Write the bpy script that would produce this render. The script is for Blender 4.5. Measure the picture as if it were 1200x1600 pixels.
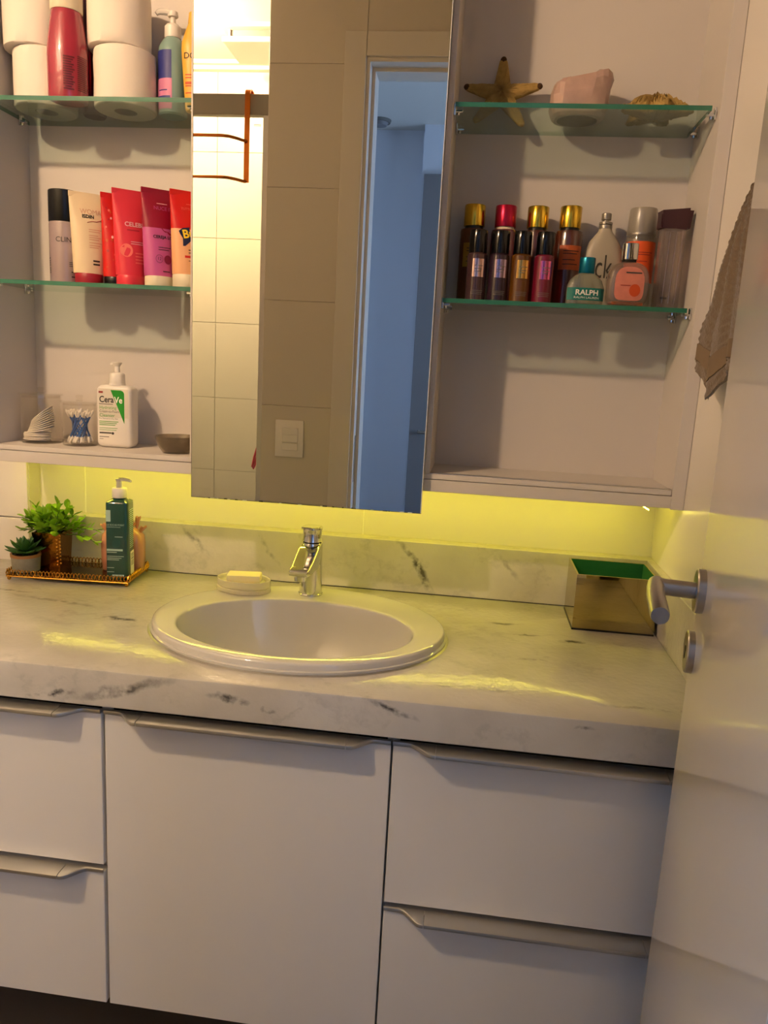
import bpy, bmesh, math, random
from mathutils import Matrix, Vector, Euler
random.seed(7)
PI = math.pi
sc = bpy.context.scene
for o in list(bpy.data.objects): bpy.data.objects.remove(o)
COL = sc.collection

# ------------------------------------------------------------------ camera
cam_d = bpy.data.cameras.new('camera'); cam = bpy.data.objects.new('camera', cam_d); COL.objects.link(cam)
sc.camera = cam
CAMP = Vector((0.0, -1.594, 1.338))
_pitch, _roll, _yaw = math.radians(79.15), math.radians(3.077), math.radians(6.395)
cam.matrix_world = Matrix.Translation(CAMP) @ (Matrix.Rotation(_yaw, 4, 'Z') @ Matrix.Rotation(_pitch, 4, 'X') @ Matrix.Rotation(_roll, 4, 'Z'))
cam_d.sensor_fit = 'VERTICAL'; cam_d.sensor_height = 32.0
cam_d.lens = 32.0 * 1180.46 / 1600.0
cam_d.clip_start = 0.02; cam_d.clip_end = 50

# ------------------------------------------------------------------ world, light, exposure
w = bpy.data.worlds.new('world'); sc.world = w; w.use_nodes = True
w.node_tree.nodes['Background'].inputs[0].default_value = (0.5, 0.6, 0.9, 1)
w.node_tree.nodes['Background'].inputs[1].default_value = 0.05
vs = sc.view_settings
vs.view_transform = 'Standard'; vs.look = 'None'; vs.gamma = 1.0; vs.use_curve_mapping = False
vs.exposure = 0.13
sc.cycles.transparent_max_bounces = 48

LAMP_E = 1150.0; LAMP_COL = (1.0, 0.695, 0.435)      # shower lamp globe
HALL_E = 12.0; HALL_COL = (0.36, 0.56, 1.0)         # bluish glow of the added, unseen hall window
LED_E = 30.0; LED_COL = (1.0, 0.85, 0.07)

# the light itself comes from the emitting meshes: the globe of the shower lamp, the panes of the added hall window, the LED tape

# ------------------------------------------------------------------ materials
def srgb(h):
    if isinstance(h, str):
        h = h.lstrip('#'); c = [int(h[i:i+2], 16) / 255 for i in (0, 2, 4)]
    else: c = h
    return tuple(((x / 12.92) if x <= 0.04045 else ((x + 0.055) / 1.055) ** 2.4) for x in c) + (1,)
def newmat(name):
    m = bpy.data.materials.new(name); m.use_nodes = True
    return m, m.node_tree, m.node_tree.nodes['Principled BSDF']
def mat(name, col, rough=0.5, metal=0.0, ior=1.45, coat=0.0, var=0.0, vscale=30, bump=0.0, bscale=60, emit=None, estr=0, sss=0.0, trans=0.0, alpha=1.0, sheen=0.0):
    m, t, p = newmat(name); c = srgb(col)
    p.inputs['Base Color'].default_value = c
    p.inputs['Roughness'].default_value = rough; p.inputs['Metallic'].default_value = metal
    p.inputs['IOR'].default_value = ior; p.inputs['Coat Weight'].default_value = coat; p.inputs['Coat Roughness'].default_value = 0.05
    p.inputs['Transmission Weight'].default_value = trans; p.inputs['Alpha'].default_value = alpha
    p.inputs['Sheen Weight'].default_value = sheen
    if sss: p.inputs['Subsurface Weight'].default_value = sss; p.inputs['Subsurface Radius'].default_value = (0.02, 0.012, 0.008); p.inputs['Subsurface Scale'].default_value = 0.3
    if emit: p.inputs['Emission Color'].default_value = srgb(emit); p.inputs['Emission Strength'].default_value = estr
    tc = t.nodes.new('ShaderNodeTexCoord')
    n = t.nodes.new('ShaderNodeTexNoise'); n.inputs['Scale'].default_value = vscale; n.inputs['Detail'].default_value = 4
    t.links.new(tc.outputs['Object'], n.inputs['Vector'])
    if var:
        mx = t.nodes.new('ShaderNodeMix'); mx.data_type = 'RGBA'
        mx.inputs[6].default_value = tuple(x * (1 - var) for x in c[:3]) + (1,); mx.inputs[7].default_value = tuple(min(1, x * (1 + var)) for x in c[:3]) + (1,)
        t.links.new(n.outputs['Fac'], mx.inputs[0]); t.links.new(mx.outputs[2], p.inputs['Base Color'])
    if bump:
        n2 = t.nodes.new('ShaderNodeTexNoise'); n2.inputs['Scale'].default_value = bscale; n2.inputs['Detail'].default_value = 3
        b = t.nodes.new('ShaderNodeBump'); b.inputs['Strength'].default_value = bump; b.inputs['Distance'].default_value = 0.002
        t.links.new(tc.outputs['Object'], n2.inputs['Vector']); t.links.new(n2.outputs['Fac'], b.inputs['Height']); t.links.new(b.outputs['Normal'], p.inputs['Normal'])
    return m
def clear(name, tint, body=None, bodyw=0.0, rough=0.02, ior=1.45, gloss=1.0):
    """see-through glass / acrylic / liquid: tinted pass-through + fresnel gloss + a share of scattering body colour"""
    m = bpy.data.materials.new(name); m.use_nodes = True; t = m.node_tree; t.nodes.clear()
    out = t.nodes.new('ShaderNodeOutputMaterial'); tr = t.nodes.new('ShaderNodeBsdfTransparent'); gl = t.nodes.new('ShaderNodeBsdfGlossy')
    tr.inputs[0].default_value = srgb(tint); gl.inputs['Roughness'].default_value = rough; gl.inputs[0].default_value = (gloss, gloss, gloss, 1)
    fr = t.nodes.new('ShaderNodeFresnel'); ge = t.nodes.new('ShaderNodeNewGeometry'); im = t.nodes.new('ShaderNodeMix')
    im.inputs[2].default_value = ior; im.inputs[3].default_value = 1 / ior      # same reflectance from both sides of the wall
    t.links.new(ge.outputs['Backfacing'], im.inputs[0]); t.links.new(im.outputs[0], fr.inputs['IOR'])
    mx = t.nodes.new('ShaderNodeMixShader'); last = tr.outputs[0]
    if body:
        df = t.nodes.new('ShaderNodeBsdfPrincipled'); df.inputs['Base Color'].default_value = srgb(body); df.inputs['Roughness'].default_value = 0.3
        m2 = t.nodes.new('ShaderNodeMixShader'); m2.inputs[0].default_value = bodyw
        t.links.new(tr.outputs[0], m2.inputs[1]); t.links.new(df.outputs[0], m2.inputs[2]); last = m2.outputs[0]
    t.links.new(fr.outputs[0], mx.inputs[0]); t.links.new(last, mx.inputs[1]); t.links.new(gl.outputs[0], mx.inputs[2]); t.links.new(mx.outputs[0], out.inputs[0])
    return m
def marble(name):
    m, t, p = newmat(name); L = t.links.new; N = t.nodes.new
    p.inputs['Roughness'].default_value = 0.16; p.inputs['IOR'].default_value = 1.5
    tc = N('ShaderNodeTexCoord')
    n0 = N('ShaderNodeTexNoise'); n0.inputs['Scale'].default_value = 9; n0.inputs['Detail'].default_value = 6; n0.inputs['Roughness'].default_value = .65
    L(tc.outputs['Object'], n0.inputs['Vector'])
    sub = N('ShaderNodeVectorMath'); sub.operation = 'SUBTRACT'; sub.inputs[1].default_value = (.5, .5, .5); L(n0.outputs['Color'], sub.inputs[0])
    scl = N('ShaderNodeVectorMath'); scl.operation = 'SCALE'; scl.inputs['Scale'].default_value = 0.05; L(sub.outputs[0], scl.inputs[0])
    add = N('ShaderNodeVectorMath'); add.operation = 'ADD'; L(tc.outputs['Object'], add.inputs[0]); L(scl.outputs[0], add.inputs[1])
    cloud = N('ShaderNodeTexNoise'); cloud.inputs['Scale'].default_value = 5; cloud.inputs['Detail'].default_value = 5; L(tc.outputs['Object'], cloud.inputs['Vector'])
    ramp = N('ShaderNodeValToRGB'); L(cloud.outputs['Fac'], ramp.inputs[0])
    ramp.color_ramp.elements[0].position = .32; ramp.color_ramp.elements[0].color = srgb('#b0aaa1'); ramp.color_ramp.elements[1].position = .6; ramp.color_ramp.elements[1].color = srgb('#c8c3bb')
    # broad faint veins
    wv = N('ShaderNodeTexNoise'); wv.inputs['Scale'].default_value = 3.2; wv.inputs['Detail'].default_value = 8; wv.inputs['Roughness'].default_value = .6
    mp = N('ShaderNodeMapping'); mp.inputs['Scale'].default_value = (1, 2.2, 1.2); L(add.outputs[0], mp.inputs['Vector']); L(mp.outputs[0], wv.inputs['Vector'])
    r2 = N('ShaderNodeValToRGB'); L(wv.outputs['Fac'], r2.inputs[0]); e = r2.color_ramp.elements
    e[0].position = .48; e[0].color = (0, 0, 0, 1); e[1].position = .5; e[1].color = (.16, .16, .16, 1); x = e.new(.525); x.color = (0, 0, 0, 1)
    acc = r2.outputs[0]
    # dark streaks: centre, half length, half width, direction
    fine = N('ShaderNodeTexNoise'); fine.inputs['Scale'].default_value = 55; fine.inputs['Detail'].default_value = 5; L(tc.outputs['Object'], fine.inputs['Vector'])
    fr = N('ShaderNodeValToRGB'); fr.color_ramp.elements[0].position = .36; fr.color_ramp.elements[1].position = .56; L(fine.outputs['Fac'], fr.inputs[0])
    for (c, ln, wd, ang, plane, st) in STREAKS:
        mp = N('ShaderNodeMapping'); mp.vector_type = 'TEXTURE'; mp.inputs['Location'].default_value = c
        mp.inputs['Rotation'].default_value = (0, -math.radians(ang), 0) if plane == 'xz' else (0, 0, math.radians(ang))
        mp.inputs['Scale'].default_value = (ln, .06, wd) if plane == 'xz' else (ln, wd, .06)
        L(add.outputs[0], mp.inputs['Vector'])
        g = N('ShaderNodeTexGradient'); g.gradient_type = 'SPHERICAL'; L(mp.outputs[0], g.inputs['Vector'])
        mu = N('ShaderNodeMath'); mu.operation = 'MULTIPLY'; mu.inputs[1].default_value = st * 1.5; L(g.outputs['Fac'], mu.inputs[0])
        ad = N('ShaderNodeMath'); ad.operation = 'ADD'; L(acc, ad.inputs[0]); L(mu.outputs[0], ad.inputs[1]); acc = ad.outputs[0]
    mu = N('ShaderNodeMath'); mu.operation = 'MULTIPLY'; mu.use_clamp = True; L(acc, mu.inputs[0]); L(fr.outputs[0], mu.inputs[1])
    mx = N('ShaderNodeMix'); mx.data_type = 'RGBA'; L(mu.outputs[0], mx.inputs[0]); L(ramp.outputs[0], mx.inputs[6]); mx.inputs[7].default_value = srgb('#5a5856')
    L(mx.outputs[2], p.inputs['Base Color'])
    b = N('ShaderNodeBump'); b.inputs['Strength'].default_value = .5; b.inputs['Distance'].default_value = .001; bn = N('ShaderNodeTexNoise'); bn.inputs['Scale'].default_value = 95; bn.inputs['Detail'].default_value = 2
    L(tc.outputs['Object'], bn.inputs['Vector']); L(bn.outputs['Fac'], b.inputs['Height']); L(b.outputs['Normal'], p.inputs['Normal'])
    return m
STREAKS = [  # on the splash
    ((-.100, -.016, .918), .085, .010, -52, 'xz', 1.0), ((-.425, -.016, .930), .05, .007, -58, 'xz', .45), ((-.60, -.016, .935), .05, .010, -48, 'xz', .55),
    ((.10, -.016, .935), .05, .006, -55, 'xz', .35),
    # on the front apron
    ((-.50, -.563, .835), .10, .010, 14, 'xz', .75), ((-.62, -.563, .813), .05, .005, 12, 'xz', .8), ((-.335, -.563, .838), .035, .007, -8, 'xz', .9), ((-.272, -.563, .827), .015, .006, 0, 'xz', .9),
    ((-.09, -.563, .846), .05, .006, -20, 'xz', .8), ((-.77, -.563, .825), .03, .008, 5, 'xz', .7), ((.19, -.563, .842), .02, .003, 0, 'xz', .6),
    # on the top
    ((.205, -.235, .86), .030, .012, 6, 'xy', 1.0), ((.12, -.225, .86), .035, .006, 12, 'xy', .6), ((.09, -.165, .86), .04, .008, 8, 'xy', .6), ((.13, -.35, .86), .03, .008, 0, 'xy', .5),
    ((.30, -.50, .86), .12, .006, 3, 'xy', .5), ((-.62, -.335, .86), .045, .010, 4, 'xy', .8), ((-.78, -.27, .86), .14, .010, -9, 'xy', .35), ((-.93, -.23, .86), .10, .008, -4, 'xy', .5), ((.02, -.49, .86), .10, .006, -4, 'xy', .35)]
M = {}
M['marble'] = marble('white_marble')
M['white'] = mat('white_laminate', '#d9d4cf', .42, bump=.02, bscale=200)
M['cab'] = mat('white_cabinet_board', '#c9c2ba', .55)
M['gloss'] = mat('white_lacquer', '#e6e0d9', .22, ior=1.5, coat=.3)
M['door'] = mat('glossy_door_lacquer', '#ece4d8', .06, ior=1.55)
M['tile'] = mat('satin_wall_tile', '#ddd6cc', .28, ior=1.5, bump=.015, bscale=25, var=.02, vscale=4)
M['tile_shade'] = mat('shaded_wall_tile', '#c8bfae', .35, ior=1.5, var=.02, vscale=4)  # copy of the wall tile, its shade on the doorway wall put into the colour
M['tile_sh'] = mat('shower_tile', '#c6c0b5', .25, ior=1.5, bump=.02, bscale=25)
M['grout'] = mat('grout', '#d6cfc2', .9)
M['groutw'] = mat('white_grout', '#f4efe4', .8)
M['railgrey'] = mat('grey_rail_enamel', '#8d8779', .5)
M['paint'] = mat('wall_paint', '#d9d4cc', .8, var=.02, vscale=3)
M['hallpaint'] = mat('hall_paint', '#d5d6da', .8, var=.02, vscale=3)
M['spillgrey'] = mat('spill_cutting_grey', '#85827f', .8)  # darkened on unseen hall faces to cut blue spill into the bathroom
M['ceil'] = mat('ceiling_paint', '#c9c2b6', .85)
M['vent'] = mat('vent_plastic', '#bcb6ab', .5)
M['floor'] = mat('floor_tile_brown', '#6f6253', .35, var=.12, vscale=5)
M['fgrout'] = mat('floor_grout', '#4a4238', .9)
M['trim'] = mat('trim_lacquer', '#cfc8ba', .4)
M['wardrobe'] = mat('wardrobe_board', '#7d7876', .6)
M['mirror'] = mat('mirror_silver', '#e2e3dc', .0, metal=1)
M['bevel'] = mat('mirror_ground_edge', '#eef2ee', .18, metal=.4)
M['chrome'] = mat('chrome', '#dcdcdc', .07, metal=1)
M['steel'] = mat('brushed_steel', '#b3aea8', .28, metal=1)
M['alu'] = mat('satin_aluminium', '#bdbab4', .38, metal=.85)
M['cer'] = mat('ceramic', '#d2cec8', .08, ior=1.5, coat=.4)
M['black'] = mat('black_plastic', '#0b0b0c', .3)
M['dark'] = mat('dark_gap', '#1a1613', .8)
M['gold'] = mat('gold_plated', '#c48f3c', .25, metal=1)
M['bronze'] = mat('bronze_mirror', '#8a5a1e', .12, metal=1, bump=.25, bscale=140)
M['traymir'] = mat('tray_mirror', '#6b4f2c', .04, metal=1)
M['boxmir'] = mat('smoked_mirror', '#b9a878', .03, metal=1)
M['copper'] = mat('copper', '#b8692c', .25, metal=1)
M['green_in'] = mat('green_felt_lining', '#065325', .9, var=.1, vscale=90)
M['shelfglass'] = clear('shelf_glass', '#e4efe9', ior=1.4)
M['shelfedge'] = mat('shelf_glass_edge', '#2f6a55', .12, ior=1.5)
M['showerglass'] = clear('shower_glass', '#f6faf7', ior=1.25)
M['acryl'] = clear('clear_acrylic', '#fbfaf8', '#e6e0d8', .02, ior=1.33)
M['smokebowl'] = clear('smoky_glass_bowl', '#c9c2b4', '#9a8e78', .20, ior=1.4)
M['frost'] = clear('frosted_plastic', '#d8d2c8', '#b5aea2', .5, rough=.3)
M['dish'] = clear('soap_dish_glass', '#f7f4ec', '#f2ecdc', .45, rough=.12, ior=1.35)
M['soap'] = mat('soap', '#efe3b0', .45, sss=.2)
M['paper'] = mat('tissue_paper', '#e6dccf', .95, bump=.35, bscale=55)
M['card'] = mat('roll_core_card', '#a79a86', .9)
M['cotton'] = mat('cotton', '#efe8dd', .95, bump=.3, bscale=120)
M['blue'] = mat('blue_plastic_stick', '#0a58a8', .35)
M['wplast'] = mat('white_plastic', '#e2dcd2', .35)
M['cream'] = mat('cream_plastic', '#ded0b4', .4)
M['leaf'] = mat('plastic_leaf', '#7ba81e', .38, var=.35, vscale=60)
M['leafd'] = mat('succulent_leaf', '#2f5a22', .42, var=.3, vscale=50)
M['soil'] = mat('soil', '#2a2017', .95)
M['concrete'] = mat('concrete_pot', '#8d8876', .9, var=.2, vscale=120, bump=.5, bscale=160)
M['terra'] = mat('terracotta_band', '#9a6a3c', .7)
M['towel'] = mat('taupe_terry', '#6b5a45', .98, var=.15, vscale=150, bump=.8, bscale=260, sheen=.3)
M['star'] = mat('dried_starfish', '#a88a4c', .9, var=.35, vscale=90, bump=.9, bscale=180)
M['star_tip'] = mat('starfish_tip', '#4b3116', .9)
M['quartz'] = mat('rose_quartz', '#b3968a', .35, var=.28, vscale=40, bump=.5, bscale=50, sss=.2)
M['pad'] = mat('grey_pad', '#6f6a63', .9)
M['led'] = mat('led_strip', '#fff3c0', .5)
_p = M['led'].node_tree.nodes['Principled BSDF']; _p.inputs['Emission Color'].default_value = LED_COL + (1,); _p.inputs['Emission Strength'].default_value = LED_E
def glow(n, c, e):
    m = mat(n, '#ffffff', .5); p = m.node_tree.nodes['Principled BSDF']; p.inputs['Emission Color'].default_value = c + (1,); p.inputs['Emission Strength'].default_value = e; return m
M['lampglow'] = glow('lamp_diffuser', LAMP_COL, LAMP_E)
M['glow_pane'] = glow('added_window_glow', HALL_COL, HALL_E)

# ------------------------------------------------------------------ geometry helpers: each returns (verts, faces)
def merge(*ps):
    V, F = [], []
    for v, f in ps:
        k = len(V); V += [tuple(p) for p in v]; F += [tuple(i + k for i in q) for q in f]
    return V, F
def xf(p, loc=(0, 0, 0), rot=(0, 0, 0), scl=(1, 1, 1)):
    m = Matrix.LocRotScale(Vector(loc), Euler(rot), Vector(scl))
    return [tuple(m @ Vector(v)) for v in p[0]], p[1]
def box(x0, x1, y0, y1, z0, z1, bev=0.0, seg=2):
    if bev <= 0:
        V = [(x, y, z) for x in (x0, x1) for y in (y0, y1) for z in (z0, z1)]
        return V, [(0, 1, 3, 2), (4, 6, 7, 5), (0, 4, 5, 1), (2, 3, 7, 6), (0, 2, 6, 4), (1, 5, 7, 3)]
    bm = bmesh.new(); bmesh.ops.create_cube(bm, size=1)
    for v in bm.verts: v.co = Vector(((x0 + x1) / 2 + v.co.x * (x1 - x0), (y0 + y1) / 2 + v.co.y * (y1 - y0), (z0 + z1) / 2 + v.co.z * (z1 - z0)))
    bmesh.ops.bevel(bm, geom=bm.edges[:], offset=bev, segments=seg, affect='EDGES', profile=.5)
    bm.verts.index_update(); r = ([tuple(v.co) for v in bm.verts], [tuple(v.index for v in f.verts) for f in bm.faces]); bm.free(); return r
def loft(rings, cap0=True, cap1=True, closed=True):
    n = len(rings[0]); V = [p for r in rings for p in r]; F = []
    for i in range(len(rings) - 1):
        for j in range(n if closed else n - 1):
            a = i * n + j; b = i * n + (j + 1) % n; F.append((a, b, b + n, a + n))
    if cap0: F.append(tuple(reversed(range(n))))
    if cap1: F.append(tuple(range((len(rings) - 1) * n, len(rings) * n)))
    return V, F
def sring(a, b, z, n=32, p=2.0, cx=0, cy=0, ph=0):
    R = []
    for i in range(n):
        t = 2 * PI * i / n + ph; c, s = math.cos(t), math.sin(t)
        R.append((cx + a * math.copysign(abs(c) ** (2 / p), c), cy + b * math.copysign(abs(s) ** (2 / p), s), z))
    return R
def lathe(prof, n=28, p=2.0, ratio=1.0, cap0=True, cap1=True, cx=0, cy=0):
    return loft([sring(r, r * ratio, z, n, p, cx, cy) for r, z in prof], cap0, cap1)
def tube(pts, r, n=8, closed=False, flat=None):
    pts = [Vector(p) for p in pts]; k = len(pts); rings = []; up = None
    for i, p in enumerate(pts):
        if closed: d = pts[(i + 1) % k] - pts[i - 1]
        else: d = (pts[min(i + 1, k - 1)] - pts[max(i - 1, 0)])
        d.normalize()
        if up is None:
            up = Vector((0, 0, 1)) if abs(d.z) < .9 else Vector((1, 0, 0))
        s = d.cross(up).normalized(); up = s.cross(d).normalized()
        rr = r[i] if isinstance(r, (list, tuple)) else r
        fx, fz = flat if flat else (1, 1)
        rings.append([tuple(p + s * (rr * fx * math.cos(2 * PI * j / n)) + up * (rr * fz * math.sin(2 * PI * j / n))) for j in range(n)])
    if closed:
        rings.append(rings[0]); return loft(rings, False, False)
    return loft(rings)
def prism(poly, y0, y1):           # poly in x,z extruded along y
    n = len(poly); V = [(x, y0, z) for x, z in poly] + [(x, y1, z) for x, z in poly]
    F = [tuple(range(n)), tuple(reversed(range(n, 2 * n)))] + [(j, j + n, (j + 1) % n + n, (j + 1) % n) for j in range(n)]
    return V, F
def sphere(r, c=(0, 0, 0), n=12, m=8, s=(1, 1, 1)):
    rings = []
    for i in range(1, m):
        t = PI * i / m; rings.append([(c[0] + s[0] * r * math.sin(t) * math.cos(2 * PI * j / n), c[1] + s[1] * r * math.sin(t) * math.sin(2 * PI * j / n), c[2] - s[2] * r * math.cos(t)) for j in range(n)])
    return loft(rings)
def mesh_of(name, part, m, angle=35):
    me = bpy.data.meshes.new(name); me.from_pydata([tuple(v) for v in part[0]], [], [list(f) for f in part[1]])
    bm = bmesh.new(); bm.from_mesh(me); bmesh.ops.recalc_face_normals(bm, faces=bm.faces[:]); bm.to_mesh(me); bm.free()
    if m is not None: me.materials.append(m)
    me.polygons.foreach_set('use_smooth', [True] * len(me.polygons))
    try: me.set_sharp_from_angle(angle=math.radians(angle))
    except Exception: pass
    me.update(); return me
def obj(name, part, m, parent=None, loc=(0, 0, 0), rot=(0, 0, 0), angle=35, label=None):
    me = part if isinstance(part, bpy.types.Mesh) else mesh_of(name, part, M[m] if isinstance(m, str) else m, angle)
    o = bpy.data.objects.new(name, me); COL.objects.link(o); o.location = loc; o.rotation_euler = rot
    if parent: o.parent = parent
    if label: o['label'] = label
    return o
def tag(o, label, cat, group=None):
    o['label'] = label; o['category'] = cat
    if group: o['group'] = group
    return o
def thing(name, label, cat, loc=(0, 0, 0), rz=0, group=None, rot=None):
    o = bpy.data.objects.new(name, None); COL.objects.link(o); o.empty_display_size = .02
    o.location = loc; o.rotation_euler = rot if rot else (0, 0, rz); return tag(o, label, cat, group)
def struct(name, part, m, label, parent=None):
    o = obj(name, part, m, parent); o['kind'] = 'structure'; o['label'] = label; return o
def text(name, s, size, parent, m, fmap, x=0, z=0, align='CENTER', rot=0, sx=1.0, bold=0.0, shear=0):
    cu = bpy.data.curves.new(name, 'FONT'); cu.body = s; cu.size = size; cu.align_x = align; cu.align_y = 'CENTER'; cu.offset = bold; cu.shear = shear
    cu.resolution_u = 3; cu.fill_mode = 'FRONT'
    to = bpy.data.objects.new(name, cu); COL.objects.link(to)
    me = bpy.data.meshes.new_from_object(to); bpy.data.objects.remove(to); bpy.data.curves.remove(cu)
    c, sn = math.cos(rot), math.sin(rot)
    for v in me.vertices:
        u, q = v.co.x * sx, v.co.y
        v.co = fmap(x + u * c - q * sn, z + u * sn + q * c)
    me.materials.clear(); me.materials.append(M[m] if isinstance(m, str) else m)
    o = bpy.data.objects.new(name, me); COL.objects.link(o); o.parent = parent; return o
def patch(name, poly, parent, m, fmap, label=None, sub=8):
    """flat print: polygon in label space (x,z) laid on the surface by fmap, as a grid when a rectangle (x0,x1,z0,z1)"""
    if len(poly) == 4 and not isinstance(poly[0], tuple):
        x0, x1, z0, z1 = poly
        V = [fmap(x0 + (x1 - x0) * i / sub, z0 + (z1 - z0) * j / sub) for j in range(sub + 1) for i in range(sub + 1)]
        F = [(j * (sub + 1) + i, j * (sub + 1) + i + 1, (j + 1) * (sub + 1) + i + 1, (j + 1) * (sub + 1) + i) for j in range(sub) for i in range(sub)]
    else:
        V = [fmap(x, z) for x, z in poly]; F = [tuple(range(len(poly)))]
    return obj(name, (V, F), m, parent, label=label)
def lines(name, parent, m, fmap, x0, x1, zs, h=.0012, rag=.0):
    P = []
    for k, z in enumerate(zs):
        e = x1 - rag * ((k * 7) % 5) / 5 * (x1 - x0)
        V = [fmap(x0 + (e - x0) * i / 6, z + q) for q in (-h / 2, h / 2) for i in range(7)]
        P.append((V, [(i, i + 1, i + 8, i + 7) for i in range(6)]))
    return obj(name, merge(*P), m, parent)
def wrap(R, off=.0003, cy=0, ratio=1):
    return lambda x, z: (( R + off) * math.sin(x / R), cy - (R + off) * ratio * math.cos(x / R), z)
def flat(y): return lambda x, z: (x, y, z)
def cp(me_obj, parent=None):
    c = me_obj.copy(); COL.objects.link(c); c.parent = parent; return c

# ================================================================== the room
CEIL = 2.5
struct('floor', box(-1.6, 1.5, -3.0, .12, -.1, 0), 'fgrout', 'dark brown tiled floor under the vanity')
FL = bpy.data.objects['floor']
ft = mesh_of('floor_tile', box(-.2985, .2985, -.2985, .2985, 0, .006, .001, 1), M['floor'])
for i in range(5):
    for j in range(5):
        x, y = -1.27 + .6 * i, -.28 - .6 * j
        if x < 1.3 and y > -2.9: obj('floor_tile', ft, None, FL, (x, y, -.001))
struct('ceiling', box(-1.6, 1.5, -3.0, .12, CEIL, CEIL + .1), 'ceil', 'white painted ceiling')
wb = struct('wall_back', box(-1.42, .393, .0209, .12, 0, CEIL), 'groutw', 'tiled back wall behind the counter, lit yellow under the cabinet')
TW = .637
def tile_xz(parent, x0, x1, z0, z1, yf, th=.006, g=.0013, m='tile', sgn=1):
    obj('tile', box(x0 + g, x1 - g, min(yf, yf + sgn * th), max(yf, yf + sgn * th), z0 + g, z1 - g, .0008, 1), m, parent)
for z0 in (.0, .3, .66, .96, 1.26, 1.56, 1.86, 2.16):
    z1 = {0: .3, .3: .66, 2.16: 2.5}.get(z0, z0 + .3)
    for x0, x1 in ((-.980, -.870), (-.870, -.225), (-.225, .393)): tile_xz(wb, x0, x1, z0, z1, .020)
wp = struct('wall_left_return', box(-1.42, -.981, -.022, .026, 0, CEIL), 'grout', 'shallow tiled pier at the left end of the counter')
for z0, z1 in ((0, .36), (.36, .66), (.66, .96), (.96, 1.26), (1.26, 1.56), (1.56, 1.86), (1.86, 2.16), (2.16, 2.5)): tile_xz(wp, -1.42, -.981, z0, z1, -.028)
struct('wall_right', box(.393, .5, -1.17, .12, 0, CEIL), 'tile', 'pale tiled side wall behind the open door')
struct('wall_left', box(-1.52, -1.42, -2.1, .12, 0, CEIL), 'paint', 'left side wall of the bathroom')
# wall with the doorway (seen in the mirror)
OX0, OX1, OZ = -.389, .252, 2.22
wf = struct('wall_front', merge(box(-.68, OX0, -1.284, -1.176, 0, CEIL), box(OX1, 1.4, -1.284, -1.176, 0, CEIL), box(OX0, OX1, -1.284, -1.176, OZ, CEIL)), 'grout', 'tiled wall with the doorway and light switch, seen in the mirror')
zs = [0, .255, .57, .885, 1.2, 1.525, 1.857, 2.202, 2.5]
for a, b in zip(zs[:-1], zs[1:]):
    tile_xz(wf, -.68, OX0, a, b, -1.17, sgn=-1, g=.0005, m='tile_shade')
    tile_xz(wf, OX1, .393, a, b, -1.17, sgn=-1, g=.0005, m='tile_shade')
tile_xz(wf, OX0, OX1, OZ, 2.5, -1.17, sgn=-1, g=.0005, m='tile_shade')
obj('hall_face', merge(box(-.62, OX0, -1.29, -1.284, 0, CEIL), box(OX1, 1.4, -1.29, -1.284, 0, CEIL), box(OX0, OX1, -1.29, -1.284, OZ, CEIL)), 'spillgrey', wf)
tr = struct('trim_1', box(OX0, OX0 + .012, -1.292, -1.168, 0, OZ), 'trim', 'pale door frame with flat architrave, seen in the mirror')
obj('jamb', box(OX1 - .012, OX1, -1.292, -1.168, 0, OZ), 'trim', tr)
obj('head_jamb', box(OX0 + .012, OX1 - .012, -1.292, -1.168, OZ - .012, OZ), 'trim', tr)
obj('door_stop', box(OX0 + .012, OX0 + .022, -1.292, -1.215, 0, OZ - .012), 'trim', tr)
obj('door_stop', box(OX0 + .022, OX1 - .012, -1.292, -1.215, OZ - .022, OZ - .012), 'trim', tr)
obj('architrave', box(-.452, OX0 + .001, -1.17, -1.158, 0, 2.285, .001, 1), 'trim', tr)
obj('architrave', box(OX0 + .002, OX1 + .06, -1.17, -1.158, OZ, 2.285, .001, 1), 'trim', tr)
obj('architrave', box(OX1 - .001, OX1 + .06, -1.17, -1.160, 0, OZ - .001, .001, 1), 'trim', tr)
obj('strike_plate', box(OX0 + .0115, OX0 + .0135, -1.206, -1.190, .967, 1.117), 'steel', tr, label='dark steel strike plate')
# shower recess
sw = struct('wall_shower_back', box(-1.42, -.62, -2.12, -2.006, 0, CEIL), 'grout', 'bright tiled rear wall of the shower, seen in the mirror')
zs = [0, .26, .53, .852, 1.169, 1.486, 1.83, 2.167, 2.47]
for a, b in zip(zs[:-1], zs[1:]):
    for x0, x1 in ((-1.42, -1.127), (-1.127, -.68)): tile_xz(sw, x0, x1, a, b, -2.0, sgn=-1, g=.001, m='tile_sh')
obj('cornice', merge(box(-1.42, -.68, -2.006, -1.975, 2.47, 2.5), box(-1.42, -.68, -1.975, -1.955, 2.485, 2.5)), 'ceil', sw)
struct('wall_shower_side', box(-.68, -.62, -2.006, -1.284, 0, CEIL), 'tile_sh', 'side wall between the shower and the hall')
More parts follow.
